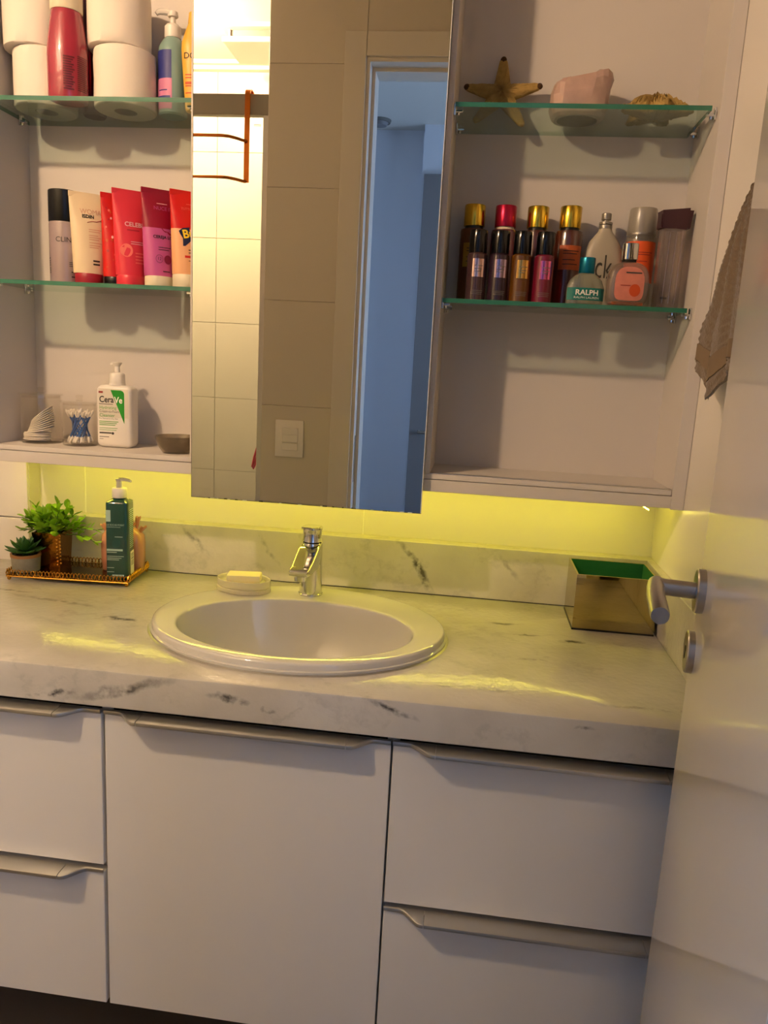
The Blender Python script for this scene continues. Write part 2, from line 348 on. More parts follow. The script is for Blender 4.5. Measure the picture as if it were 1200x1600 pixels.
# hall beyond the doorway
struct('wall_hall_far', box(-.62, 1.4, -2.93, -2.82, 0, CEIL), 'hallpaint', 'blue-lit far wall of the hall, seen in the mirror')
struct('wall_hall_left', box(-.66, -.62, -2.93, -2.12, 0, CEIL), 'hallpaint', 'left wall of the hall')
struct('wall_hall_right', merge(box(1.4, 1.5, -2.93, -2.62, 0, CEIL), box(1.4, 1.5, -1.58, -1.17, 0, CEIL), box(1.4, 1.5, -2.62, -1.58, 0, .95), box(1.4, 1.5, -2.62, -1.58, 2.15, CEIL)), 'spillgrey', 'unseen right wall of the hall around the added window')
wn = struct('added_window_1', merge(box(1.38, 1.46, -2.62, -2.58, .95, 2.15), box(1.38, 1.46, -1.62, -1.58, .95, 2.15), box(1.38, 1.46, -2.58, -1.62, .95, .99), box(1.38, 1.46, -2.58, -1.62, 2.11, 2.15), box(1.40, 1.45, -2.12, -2.08, .99, 2.11)), 'trim', 'unseen hall window with a white frame, added to light the hall blue')
for y0, y1 in ((-2.58, -2.12), (-2.08, -1.62)): obj('glow_pane', box(1.43, 1.436, y0, y1, .99, 2.11), 'glow_pane', wn)  # glowing panes added as the unseen source of the hall's bluish light
struct('wall_hall_pier', box(-.342, .5, -2.82, -2.72, 0, CEIL), 'hallpaint', 'projecting wall at the end of the hall')
d2 = struct('door_2', box(-.330, .42, -2.72, -2.695, 0, 2.27, .002, 1), 'wardrobe', 'grey door at the end of the hall, seen in the mirror')
obj('door_handle', tube([(-.28, -2.695, 1.02), (-.28, -2.65, 1.02), (-.18, -2.65, 1.02)], .008), 'steel', d2)

# ------------------------------------------------------------------ open lacquered door at the right
N0 = Vector((.305, -.606)); DA = math.atan2(-.984, -.18)      # leading edge and direction along the leaf towards the hinge
d1 = thing('door_1', 'glossy white bathroom door standing open at the right', 'door', (N0.x, N0.y, 0), DA)
del d1['category']; d1['kind'] = 'structure'
# local x: along the leaf to the hinge; local -y: into the room (the face we see)
LW, LZ = .585, 2.19
obj('leaf', box(0, LW, 0.0, .035, .008, LZ, .0015, 1), 'door', d1)
obj('lock_forend', box(-.0008, .001, .007, .028, .93, 1.17), 'steel', d1)
def disc_y(r, y0, y1, cx, cz, n=32, bev=.0015):
    rr = [(r, y0), (r, y1 + bev), (r - bev, y1)] if y1 < y0 else [(r, y0), (r, y1 - bev), (r - bev, y1)]
    return loft([[(cx + q * math.cos(2 * PI * i / n), y, cz + q * math.sin(2 * PI * i / n)) for i in range(n)] for q, y in rr])
HZ = 1.087
hd = obj('lever_handle', merge(tube([(.05, -.008, HZ), (.05, -.020, HZ), (.05, -.052, HZ)], .0105, 20),
        tube([(.0395, -.055, HZ), (.06, -.0565, HZ), (.10, -.058, HZ), (.165, -.056, HZ - .002), (.172, -.0558, HZ - .002)], [.0105, .0108, .0108, .0108, .0098], 20)), 'steel', d1, label='brushed steel lever handle')
obj('grub_screw', disc_y(.0028, 0, -.001, 0, 0, 12), 'dark', d1, (.0435, -.016, HZ - .0085), (0, 0, math.radians(-40)))
obj('rose', disc_y(.0275, 0, -.010, .05, HZ), 'steel', d1)
ks = obj('keyhole_rose', disc_y(.0275, 0, -.009, .024, .999), 'steel', d1)
obj('keyhole', merge(disc_y(.004, -.0085, -.0096, .024, 1.003, 12, .0002), box(.0225, .0255, -.0096, -.0085, .990, 1.003)), 'dark', d1)
for z in (.3, 1.1, 1.9): obj('hinge', tube([(LW + .004, .004, z - .05), (LW + .004, .004, z + .05)], .006, 10), 'steel', d1)

# ================================================================== wall cabinet
CF, CB = -.1743, -.012
wc = thing('wall_cabinet', 'white open-shelved bathroom cabinet around the mirror', 'cabinet', (0, 0, 0))
obj('back_panel', box(-.96, .369, CB, .0195, 1.1105, 2.22), 'cab', wc)
obj('side_panel', box(-.980, -.960, CF, .0195, 1.1105, 2.22, .0008, 1), 'cab', wc)
obj('side_panel', box(.369, .3923, CF, .0195, 1.1085, 2.22, .0005, 1), 'cab', wc)
obj('divider_panel', box(-.0868, -.0760, CF, CB, 1.1445, 2.20, .0006, 1), 'cab', wc)
obj('divider_panel', box(-.548, -.536, CF, CB, 1.1445, 2.20, .0006, 1), 'cab', wc)
obj('fascia', box(-.960, .369, CF, CF + .016, 1.1105, 1.1330, .0006, 1), 'cab', wc)
obj('bottom_panel', box(-.960, .368, CF + .0012, CB, 1.1342, 1.1440, .0006, 1), 'cab', wc)
obj('under_panel', box(-.960, .369, CF + .016, CB, 1.1105, 1.1335), 'cab', wc)
obj('top_panel', box(-.960, .369, CF, CB, 2.20, 2.22), 'cab', wc)
obj('track', box(-.080, .368, CF + .004, CF + .016, 1.1440, 1.1455), 'alu', wc)
ZS2, ZS1, GT = 1.797, 1.4671, .0078
SY0, SY1 = -.1675, -.0125
def bracket(x, y, z, s):
    V = merge(box(min(x, x + s * .016), max(x, x + s * .016), y - .004, y + .004, z - GT - .0045, z - GT - .0002, .0008, 1),
              box(min(x, x + s * .004), max(x, x + s * .004), y - .005, y + .005, z - GT - .010, z - GT + .010, .0008, 1), tube([(x + s * .008, y, z - GT - .0045), (x + s * .008, y, z - GT - .009)], .003, 10))
    obj('shelf_bracket', V, 'chrome', wc)
SH = [('top left', -.9575, -.5485, ZS2, 'upper left clear glass shelf carrying toilet rolls'), ('mid left', -.9575, -.5485, ZS1, 'lower left clear glass shelf carrying squeeze tubes'),
      ('top right', -.0735, .3570, ZS2, 'upper right clear glass shelf carrying starfish'), ('mid right', -.0735, .3570, ZS1, 'lower right clear glass shelf carrying perfume bottles')]
for nm, x0, x1, z, lab in SH:
    s = tag(obj('glass_shelf', box(x0, x1, SY0, SY1, z - GT, z), 'shelfglass'), lab, 'shelf', 'glass shelves in the cabinet')
    me = s.data; me.materials.append(M['shelfedge'])
    for p in me.polygons:
        if abs(p.normal.z) < .5 and p.normal.y < .5: p.material_index = 1
    for y in (-.150, -.045):
        bracket(x0 - (.0025 if x0 < -.5 else .0025), y, z, 1)
        bracket(x1 + (.012 if x1 > 0 else .0005), y, z, -1)
# mirror
MX0, MX1, MZ0, MY = -.5381, -.0867, 1.0691, -.1917
mr = thing('mirror', 'tall frameless mirror panel hanging in front of the cabinet', 'mirror', ((MX0 + MX1) / 2, MY + .005, MZ0))
mr_c = mr.location
def mbox(a, b, c, d, e, f): return box(a - mr_c.x, b - mr_c.x, c - mr_c.y, d - mr_c.y, e - mr_c.z, f - mr_c.z)
obj('mirror_glass', mbox(MX0 + .0008, MX1 - .0016, MY, MY + .0045, MZ0 + .0008, 2.25), 'mirror', mr)
obj('edge', merge(mbox(MX1 - .0016, MX1, MY + .0002, MY + .0045, MZ0 + .0008, 2.25), mbox(MX1 - .0005, MX1, MY + .0045, MY + .0052, MZ0, 2.25)), 'bevel', mr, label='pale ground edge of the mirror')
obj('edge', mbox(MX0, MX0 + .0008, MY, MY + .0045, MZ0 + .0008, 2.25), 'dark', mr)
obj('edge', mbox(MX0, MX1, MY, MY + .0045, MZ0, MZ0 + .0008), 'dark', mr, label='dark chipped lower edge')
random.seed(3)
for k in range(26):
    x = random.uniform(MX0 + .01, MX1 - .01) if k > 6 else random.uniform(MX0 + .03, MX0 + .1); l = random.uniform(.002, .009)
    obj('edge_chip', mbox(x, x + l, MY - .0003, MY + .002, MZ0 - .0002, MZ0 + random.uniform(.0012, .0022)), 'bevel' if k % 2 else 'dark', mr)
obj('backing', mbox(MX0 + .012, MX1 - .004, MY + .0055, CF - .0012, 1.112, 2.25), 'trim', mr)
# LED strip under the cabinet
ld = thing('led_strip', 'glowing yellow LED strip under the wall cabinet', 'light', (-.30, -.075, 1.1105))
obj('channel', box(-.65, .648, -.008, .008, -.0035, -.0003), 'alu', ld)
obj('led_tape', merge(box(-.645, .628, -.004, .004, -.0060, -.0035), loft([[(x, y, z0 + q) for y, q in ((-.004, 0), (.004, 0), (.004, .002), (-.004, .002))] for x, z0 in ((.628, -.0060), (.636, -.011), (.646, -.0180), (.654, -.0222))])), 'led', ld, label='bright LED tape, loose at its right end')

# ================================================================== vanity
CZ, CT = .86, .8013
SC, SA, SB = (-.29, -.302), .246, .192
ct = thing('countertop', 'white marble vanity top with grey veins and thick front edge', 'countertop', (0, 0, 0))
def slab():
    x0, x1, y0, y1 = -1.42, .377, -.563, -.0165
    n = 96; angs = [2 * PI * i / n for i in range(n)] + [math.atan2(y - SC[1], x - SC[0]) % (2 * PI) for x in (x0, x1) for y in (y0, y1)]
    angs = sorted(set(round(a, 7) for a in angs)); inn, out = [], []
    for a in angs:
        c, s = math.cos(a), math.sin(a); inn.append((SC[0] + SA * c, SC[1] + SB * s))
        t = min(((x1 if c > 0 else x0) - SC[0]) / c if abs(c) > 1e-9 else 1e9, ((y1 if s > 0 else y0) - SC[1]) / s if abs(s) > 1e-9 else 1e9)
        out.append((SC[0] + t * c, SC[1] + t * s))
    r = .0035
    def ins(p, d): return (min(max(p[0], x0 + d), x1 - d), min(max(p[1], y0 + d), y1 - d))
    rings = [[(x, y, CT) for x, y in inn], [(x, y, CZ) for x, y in inn], [ins(p, r) + (CZ,) for p in out], [ins(p, r * .3) + (CZ - r * .3,) for p in out], [p + (CZ - r,) for p in out], [p + (CT,) for p in out], [(x, y, CT) for x, y in inn]]
    return loft(rings, False, False)
obj('slab', slab(), 'marble', ct, angle=25)
obj('backsplash', box(-.981, .393, -.016, .0198, CT, .9734, .0012, 1), 'marble', ct)
obj('side_splash', box(.377, .3928, -.563, -.0162, CZ - .0585, .9734, .0012, 1), 'marble', ct)
obj('joint_line', box(-.981, .377, -.0172, -.0160, CZ, CZ + .0012), 'dark', ct, label='dark joint line along the splash')

FY = -.5458
vn = thing('vanity_cabinet', 'white wall-hung vanity with drawers and aluminium lip handles', 'cabinet', (0, 0, .25))
def vb(a, b, c, d, e, f, bev=0): return box(a, b, c, d, e - .25, f - .25, bev, 1)
for x0, x1 in ((-1.419, -1.401), (-.556, -.538), (-.095, -.077), (.359, .376)): obj('side_panel', vb(x0, x1, FY + .021, -.004, .252, .7985), 'white', vn)
obj('bottom_panel', vb(-1.401, .359, FY + .021, -.004, .252, .270), 'white', vn)
obj('rear_panel', vb(-1.401, .359, -.020, -.004, .270, .7985), 'white', vn)
for x0, x1 in ((-1.400, -.557), (-.537, -.096), (-.076, .358)): obj('top_rail', vb(x0, x1, FY + .022, FY + .040, .735, .7985), 'dark', vn)
def cross(e):
    return [(0, 0), (-e * .5, 0), (-e, 0), (-e - .0022, -.0012), (-e - .0030, -.0040), (-e - .0022, -.0070), (-e, -.0078), (-e + .0012, -.0062), (-e + .0010, -.0030), (0, -.0030)]
def handle(x0, x1, z, par, capl, capr):
    E0, E1 = .0008, .0285
    def sect(x, e): return [(x, FY + y, z + q - .25) for y, q in cross(e)]
    def sm(t): t = max(0, min(1, (t - .38) / .56)); return t * t * (3 - 2 * t)
    xa = x0 + capl; xb = x1 - capr
    obj('handle_bar', loft([sect(xa + .0012, E1), sect(xb - .0012, E1)]), 'alu', par, label='satin aluminium lip handle')
    if capl: obj('handle_end', loft([sect(x0 + capl * t / 14, E0 + (E1 - E0) * sm(t / 14)) for t in range(15)]), 'alu', par)
    if capr: obj('handle_end', loft([sect(x1 - capr * t / 14, E0 + (E1 - E0) * sm(t / 14)) for t in range(14, -1, -1)]), 'alu', par)
def front(name, x0, x1, z0, z1, lab):
    o = obj(name, vb(x0, x1, FY, FY + .019, z0, z1 - .0085, .0009), 'gloss', vn, label=lab)
    handle(x0, x1, z1, o, .064, .064); return o
front('drawer', -1.398, -.5475, .5135, .7885, 'wide upper left drawer front'); front('drawer', -1.398, -.5475, .2504, .5075, 'wide lower left drawer front')
front('door', -.5418, -.0878, .2504, .7885, 'tall middle cupboard door below the basin')
front('drawer', -.0845, .3755, .5135, .7885, 'upper right drawer front'); front('drawer', -.0845, .3755, .2504, .5075, 'lower right drawer front')

obj('filler_strip', vb(.3768, .3926, FY + .002, FY + .020, .2504, .7995), 'white', vn)
# ------------------------------------------------------------------ basin and tap
wbn = thing('washbasin', 'white oval drop-in ceramic washbasin', 'sink', (SC[0], SC[1], CZ))
RG = [(.236, .182, -.302, .835), (.240, .186, -.302, .8595), (.2690, .2118, -.302, .8602), (.2700, .2128, -.302, .8612), (.2700, .2128, -.302, .8660), (.2660, .2090, -.302, .8668), (.2655, .2085, -.302, .8745), (.2645, .2075, -.302, .8768), (.2620, .2052, -.302, .8782), (.2580, .2018, -.302, .8788), (.238, .180, -.311, .8792),
      (.2185, .1525, -.335, .8794), (.2140, .1480, -.338, .8790), (.2122, .1462, -.338, .8780), (.2112, .1452, -.338, .8760), (.2100, .1440, -.338, .872), (.204, .139, -.338, .850), (.192, .129, -.337, .815), (.165, .108, -.335, .775), (.12, .078, -.33, .752), (.06, .042, -.325, .743), (.022, .022, -.322, .741)]
def brings(): return [[(a * math.cos(2 * PI * i / 96) + .0, b * math.sin(2 * PI * i / 96) + cy - SC[1], z - CZ) for i in range(96)] for a, b, cy, z in RG]
obj('bowl', loft(brings(), False, True), 'cer', wbn, angle=48)
obj('sealant', loft([[(a * math.cos(2 * PI * i / 96), b * math.sin(2 * PI * i / 96), z) for i in range(96)] for a, b, z in ((.268, .211, .0002), (.2735, .2162, .0002), (.2705, .2132, .0020), (.268, .211, .0020))], False, False), 'alu', wbn)
obj('drain', lathe([(.021, -.1188), (.021, -.1172), (.016, -.1172), (.013, -.1180)], 24, cx=0, cy=-.02), 'chrome', wbn)

FX, FYY, FZ = -.303, -.147, .8796
fc = thing('faucet', 'chrome single-lever basin tap', 'tap', (FX, FYY, FZ), math.radians(-4))
obj('base_ring', lathe([(.0245, 0), (.0245, .003), (.0235, .0042)], 32), 'chrome', fc)
obj('body', lathe([(.0232, .0042), (.0225, .03), (.0213, .07), (.0208, .1055), (.0200, .1075)], 32), 'chrome', fc)
def rr(hw, z0, z1, y, r=.004):
    pts = []
    for (cx, cz, a0) in ((hw - r, z1 - r, 0), (-hw + r, z1 - r, 90), (-hw + r, z0 + r, 180), (hw - r, z0 + r, 270)):
        for k in range(4):
            a = math.radians(a0 + 30 * k); pts.append((cx + r * math.cos(a), y, cz + r * math.sin(a)))
    return pts
obj('spout', loft([rr(.0195, .074, .106, .006), rr(.0208, .066, .107, -.010), rr(.0212, .061, .0985, -.030), rr(.0205, .058, .082, -.060), rr(.0200, .058, .0745, -.078), rr(.0185, .059, .0715, -.090, .003), rr(.0165, .0605, .0695, -.0925, .003)]), 'chrome', fc)
obj('aerator', lathe([(.0095, .0470), (.0115, .0478), (.0125, .0575), (.0125, .061)], 24, cy=-.074), 'chrome', fc)
obj('collar', lathe([(.0185, .1075), (.0185, .1095), (.0195, .1105)], 32), 'dark', fc)
lv = obj('lever', lathe([(.0203, .1105), (.0190, .116), (.0182, .124), (.0190, .132), (.0205, .1370), (.0200, .1392)], 32), 'chrome', fc)
obj('lever_paddle', loft([[(x * w, y, z + q) for x, q in ((-1, -.0012), (1, -.0012), (1, .0012), (-1, .0012))] for y, w, z in ((.014, .014, .1395), (0, .0165, .1402), (-.018, .0165, .1412), (-.034, .014, .1432), (-.044, .010, .1448))]), 'chrome', lv)

# ================================================================== things seen in the mirror
sg = thing('shower_screen', 'shower glass screen with wide grey top rail, seen in the mirror', 'shower screen', (-1.05, -1.19, .006))
obj('rail', box(-.369, .3695, -.014, .014, 2.055, 2.114, .002, 1), 'railgrey', sg)
obj('glass_panel', box(-.369, .353, -.004, .004, .004, 2.055), 'showerglass', sg)
obj('wall_profile', box(.353, .3695, -.012, .012, 0, 2.055, .001, 1), 'alu', sg)
lines('print', sg, 'pad', lambda x, z: (-x, .0045, z), -.345, -.322, [2.031, 2.027], .0022)
rk = thing('towel_rack', 'copper towel rack hooked over the shower rail', 'rack', (-.742, -1.19, 2.128))
def strip(pts, w, th):   # flat strip, width along x
    R = []
    for i, (x, y, z) in enumerate(pts):
        a = Vector(pts[max(i - 1, 0)]); b = Vector(pts[min(i + 1, len(pts) - 1)]); d = (b - a).normalized(); n = d.cross(Vector((1, 0, 0))).normalized() * th / 2; p = Vector((x, y, z))
        R.append([tuple(p + n + Vector((-w / 2, 0, 0))), tuple(p + n + Vector((w / 2, 0, 0))), tuple(p - n + Vector((w / 2, 0, 0))), tuple(p - n + Vector((-w / 2, 0, 0)))])
    return loft(R)
obj('strap', strip([(0, -.024, -.045), (0, -.024, -.012)] + [(0, -.024 * math.cos(a) + .0, .014 * math.sin(a) - .010) for a in [PI * k / 10 for k in range(1, 10)]] + [(0, .024, -.012), (0, .026, -.14), (0, .026, -.262)], .016, .0035), 'copper', rk)
for dz in (-.145, -.260):
    obj('bar', tube([(0, .030, dz), (-.008, .036, dz), (-.022, .058, dz - .0), (-.040, .076, dz), (-.060, .082, dz), (-.20, .082, dz), (-.40, .082, dz), (-.415, .076, dz), (-.430, .058, dz), (-.442, .036, dz), (-.45, .030, dz)], .0042, 8, flat=(.7, 1.1)), 'copper', rk)
obj('strap', strip([(-.45, -.024, -.045), (-.45, -.024, -.012)] + [(-.45, -.024 * math.cos(a), .014 * math.sin(a) - .010) for a in [PI * k / 10 for k in range(1, 10)]] + [(-.45, .024, -.012), (-.45, .026, -.14), (-.45, .026, -.262)], .016, .0035), 'copper', rk)
fan = thing('exhaust_fan', 'white square ceiling exhaust vent above the shower', 'vent', (-.84, -1.74, CEIL))
obj('frame', box(-.150, .150, -.118, .118, -.016, 0, .002, 1), 'vent', fan)
obj('cover', box(-.150, .150, -.105, .100, -.058, -.040, .003, 1), 'vent', fan)
obj('grille', box(-.120, .120, -.09, .085, -.040, -.016), 'pad', fan)
for x in (-.125, .06): obj('post', box(x - .004, x + .004, .082, .092, -.040, -.016), 'vent', fan)
sd = thing('smoke_detector', 'small round detector on the hall ceiling', 'detector', (-.555, -2.67, CEIL))
obj('base', lathe([(.05, -.012), (.054, 0)], 28), 'pad', sd); obj('cap', lathe([(.015, -.03), (.032, -.026), (.04, -.012)], 28), 'wardrobe', sd)
sl = thing('light_switch', 'white triple light switch beside the doorway, seen in the mirror', 'switch', (-.585, -1.17, 1.096), PI)
obj('plate', box(-.046, .046, -.008, 0, -.059, .059, .002, 2), 'wplast', sl)
for k in range(3): obj('rocker', xf(box(-.026, .026, -.0125, -.0075, -.0115, .0115, .001, 1), (-.003, 0, .0245 - .0245 * k), (math.radians(5 if k != 1 else -5), 0, 0)), 'wplast', sl)
ps = tag(obj('pink_strap', tube([(-.70, -1.235, 1.075), (-.712, -1.240, 1.05), (-.722, -1.243, 1.02), (-.729, -1.245, .985), (-.726, -1.245, .980), (-.720, -1.243, .992), (-.712, -1.240, 1.02), (-.70, -1.235, 1.055)], .004, 8), mat('pink_cord', '#c8405a', .6)), 'pink cord loop hanging inside the shower, seen in the mirror', 'cord')
lp = thing('shower_lamp', 'round ceiling lamp lighting the shower', 'lamp', (-1.13, -1.48, CEIL))
obj('base', lathe([(.048, -.006), (.048, 0)], 32), 'wplast', lp)
obj('globe', sphere(.045, (0, 0, -.042), 24, 14, (1, 1, .8)), 'lampglow', lp)

# ================================================================== upper left shelf
def roll(x, y, z, lab):
    t = thing('toilet_roll', lab, 'toilet roll', (x, y, z), random.uniform(0, 6), 'toilet rolls on the top shelf')
    rng = random.Random(int(x * 999)); n = 48; R = []
    for r, zz in ((.0215, 0), (.055, 0), (.0578, .002), (.0585, .02), (.0582, .05), (.0585, .083), (.0578, .1005), (.055, .1025), (.0215, .1025), (.0215, 0)):
        R.append([((r + (rng.uniform(-.0006, .0006) if r > .05 else 0)) * math.cos(2 * PI * i / n), (r + (rng.uniform(-.0006, .0006) if r > .05 else 0)) * math.sin(2 * PI * i / n), zz) for i in range(n)])
    R[-1] = R[0]
    obj('paper', loft(R, False, False), 'paper', t, angle=50)
    obj('core', loft([sring(q, q, zz, 32) for q, zz in ((.0196, .0006), (.0213, .0006), (.0213, .1019), (.0196, .1019), (.0196, .0006))], False, False), 'card', t)
    return t
roll(-.884, -.072, ZS2, 'lower toilet roll of the left stack, beside the cabinet side')
roll(-.898, -.078, ZS2 + .1027, 'upper toilet roll of the left stack, cut by the picture top')
roll(-.716, -.080, ZS2, 'lower toilet roll of the stack right of the red bottle')
roll(-.725, -.084, ZS2 + .1027, 'upper toilet roll of the stack right of the red bottle')
M['redliq'] = clear('red_shampoo_bottle', '#d04058', '#b03048', .72, ior=1.5)
M['purple'] = mat('dark_purple_bottle', '#3a0c26', .2)
M['dkred'] = mat('dark_red_print', '#5a1420', .5)
t = thing('shampoo_bottle', 'translucent red shampoo bottle with white cap beside the toilet rolls', 'bottle', (-.806, -.1300, ZS2), math.radians(25))
PR = [(.028, 0), (.0345, .002), (.036, .008), (.0362, .05), (.0365, .078), (.0350, .10), (.0315, .125), (.0285, .144), (.0275, .152), (.0262, .154)]
obj('bottle', lathe(PR, 36, ratio=.92), 'redliq', t)
obj('cap', lathe([(.0275, .154), (.0287, .156), (.0287, .212), (.027, .215)], 36, ratio=.92), 'cream', t)
wr = wrap(.0365, .0005, ratio=.92)
lines('print', t, 'dkred', wr, -.006, .014, [.070 - .0042 * k for k in range(14)], .0026, .35)
lines('print', t, 'dkred', wr, .019, .044, [.074 - .0034 * k for k in range(18)], .0018, .15)
t = thing('purple_bottle', 'narrow dark purple bottle behind the red shampoo bottle', 'bottle', (-.797, -.046, ZS2), .3)
obj('bottle', lathe([(.020, 0), (.0225, .003), (.0225, .13), (.020, .145)], 28), 'purple', t); obj('cap', lathe([(.020, .1455), (.0205, .15), (.0205, .205), (.018, .208)], 28), 'purple', t)
M['tealb'] = clear('pale_teal_lotion_bottle', '#a9c6bd', '#8fb0a8', .8, ior=1.4)
M['blulab'] = mat('navy_label', '#232a78', .5); M['pnklab'] = mat('pink_label', '#c87aa0', .5)
t = thing('lotion_pump_bottle', 'pale teal pump bottle with navy and pink label by the mirror', 'bottle', (-.631, -.055, ZS2), math.radians(20))
obj('bottle', lathe([(.024, 0), (.0275, .003), (.028, .02), (.028, .112), (.0265, .122), (.020, .134), (.0145, .140)], 32), 'tealb', t)
wr = wrap(.028, .0004)
patch('label', (-.040, -.002, .062, .112), t, 'blulab', wr, 'navy label'); patch('label', (-.040, -.001, .008, .062), t, 'pnklab', wr, 'pink label')
patch('label_band', (-.036, -.004, .022, .031), t, 'blulab', lambda x, z: (.0285 * math.sin(x / .028), -.0285 * math.cos(x / .028), z))
lines('print', t, 'blulab', lambda x, z: (.0285 * math.sin(x / .028), -.0285 * math.cos(x / .028), z), -.03, -.010, [.041], .002)
obj('collar', lathe([(.0155, .140), (.0158, .142), (.0155, .160), (.012, .164)], 24), 'wplast', t)
obj('pump_stem', lathe([(.0055, .164), (.005, .178)], 16), 'wplast', t)
obj('pump_head', merge(lathe([(.009, .178), (.010, .180), (.009, .187), (.005, .189)], 20), tube([(0, 0, .184), (-.015, 0, .186), (-.026, 0, .184), (-.031, 0, .180)], [.006, .006, .005, .004], 10)), 'wplast', t)
M['yel'] = mat('yellow_tube_plastic', '#d8a83c', .4, var=.08, vscale=20); M['orange_p'] = mat('orange_print', '#c0481c', .5); M['blk_p'] = mat('black_print', '#1a1714', .6)
t = thing('yellow_tube', 'yellow bottle with black lettering, half hidden by the mirror', 'bottle', (-.574, -.088, ZS2), math.radians(12))
obj('bottle', loft([sring(a, b, z, 32, 2.6) for a, b, z in ((.016, .012, 0), (.0175, .0135, .003), (.0195, .015, .03), (.0225, .017, .07), (.0250, .018, .105), (.0245, .017, .118), (.018, .013, .138), (.013, .011, .150))]), 'yel', t)
obj('cap', loft([sring(a, a * .9, z, 24, 2.4) for a, z in ((.0125, .150), (.013, .152), (.0115, .170), (.009, .172))]), 'yel', t)
def ysurf(x, z):
    k = [(0, .016, .012), (.03, .0195, .015), (.07, .0225, .017), (.105, .025, .018), (.13, .02, .015)]
    for i in range(len(k) - 1):
        if z <= k[i + 1][0]: f = (z - k[i][0]) / (k[i + 1][0] - k[i][0]); a = k[i][1] + f * (k[i + 1][1] - k[i][1]); b = k[i][2] + f * (k[i + 1][2] - k[i][2]); break
    return (x, -b * (max(0, 1 - abs(x / a) ** 2.6)) ** (1 / 2.6) - .0006, z)
text('lettering', 'DOR', .0150, t, 'blk_p', ysurf, -.019, .092, 'LEFT')
lines('print', t, 'orange_p', ysurf, -.016, .017, [.060, .055, .041, .029], .002); lines('print', t, 'orange_p', ysurf, -.016, .017, [.046], .0045)

# ================================================================== lower left shelf: bottle and tubes
M['lilac'] = clear('clear_lilac_bottle', '#d9cfd2', '#b9a4a4', .55, ior=1.45); M['lilacl'] = mat('lilac_liquid', '#b59a98', .4)
t = thing('toner_bottle', 'clear lilac bottle with tall black cap at the left of the tubes', 'bottle', (-.8335, -.106, ZS1), math.radians(30))
obj('bottle', lathe([(.0265, 0), (.0290, .002), (.0295, .006), (.0295, .112), (.0285, .1165)], 36), 'lilac', t)
obj('liquid', lathe([(.027, .003), (.0275, .006), (.0275, .058)], 32), 'lilacl', t)
obj('cap', lathe([(.0288, .1168), (.0296, .118), (.0296, .1745), (.0285, .176)], 36), 'black', t)
wr = wrap(.0295, .0006)
text('lettering', 'CLINIQUE', .0135, t, 'blk_p', wr, .012, .082)
lines('print', t, 'blk_p', wr, .006, .034, [.040, .0365, .033], .0012, .2); lines('print', t, 'blk_p', wr, .010, .022, [.022, .013], .0025)
lines('print', t, 'blk_p', wr, -.0375, -.0335, [.020, .024, .028, .034, .038, .042, .047], .0026)

def tubew(name, lab, x, y, rz, h, wt, wb, db, capw, caph, cols, capm, z0=None, tilt=0):
    """squeeze tube standing on its cap; returns thing and front surface map"""
    t = thing(name, lab, 'tube', (x, y, ZS1), math.radians(rz), 'squeeze tubes on the shelf')
    K = 9
    def ab(s):
        e = s ** 1.15
        return wb + (wt - wb) * s, max(.0016, db * (1 - e ** 1.6))
    zc = caph
    for (s0, s1, mm, nm) in cols:
        R = []
        for k in range(K + 1):
            s = s0 + (s1 - s0) * k / K; a, b = ab(s); R.append(sring(a, b, zc + (h - zc) * s, 36, 2.2))
        obj(nm, loft(R, True, True), mm, t, angle=50)
    obj('cap', lathe([(capw - .001, 0), (capw, .0015), (capw, caph - .002), (capw - .0008, caph - .0002)], 32), capm, t)
    obj('crimp', box(-wt, wt, -.0018, .0018, h - .0095, h + .0003, .0004, 1), cols[-1][2], t)
    def f(px, pz):
        s = min(1, max(0, (pz - zc) / (h - zc))); a, b = ab(s); q = min(.999, abs(px / a)); return (px, -b * (1 - q ** 2.2) ** (1 / 2.2) - .0005, pz)
    return t, f
def tm(n, c, r=.38): M[n] = mat(n, c, r); return n
tm('ivory', '#dcc8a4'); tm('dkredcap', '#9a1c2c'); tm('coral', '#d02f3e'); tm('deepred', '#c3150e'); tm('crim', '#8a0626'); tm('pinkm', '#b8508a'); tm('beige', '#d8cdb0'); tm('peach', '#e0a878'); tm('red2', '#c41206')
tm('rosy', '#c99a80', .5); tm('salmon', '#e06a5e', .5); tm('navy', '#10204a', .5); tm('yellowp', '#e8c628', .5); tm('palepink', '#e6b0b0', .5); tm('ltgrey', '#cfc8c0', .5); tm('magd', '#7a0a3c', .5)
t, f = tubew('cream_tube', 'ivory squeeze tube with fine rose lettering and dark red cap', -.781, -.112, 38, .173, .036, .029, .022, .0265, .021, [(0, 1, 'ivory', 'tube')], 'dkredcap')
text('lettering', 'WOMAN', .0135, t, 'rosy', f, .008, .137, sx=.9); text('lettering', 'ISDIN', .0090, t, 'blk_p', f, -.002, .128, bold=.0003)
obj('swoosh', tube([f(-.004, .117), f(.004, .1195), f(.014, .1200), f(.022, .123), f(.025, .129)], .0006, 6), 'dkredcap', t)
lines('print', t, 'rosy', f, -.002, .022, [.104, .100, .093, .089, .085, .079, .074, .070], .0016, .35)
patch('mark', (.004, .017, .0435, .0465), t, 'blk_p', f); patch('mark', (.004, .017, .0370, .0400), t, 'blk_p', f)
t, f = tubew('red_tube', 'narrow bright red tube with speckles and black cap', -.733, -.098, 40, .176, .027, .023, .018, .0215, .018, [(0, 1, 'deepred', 'tube')], 'black')
rng = random.Random(5)
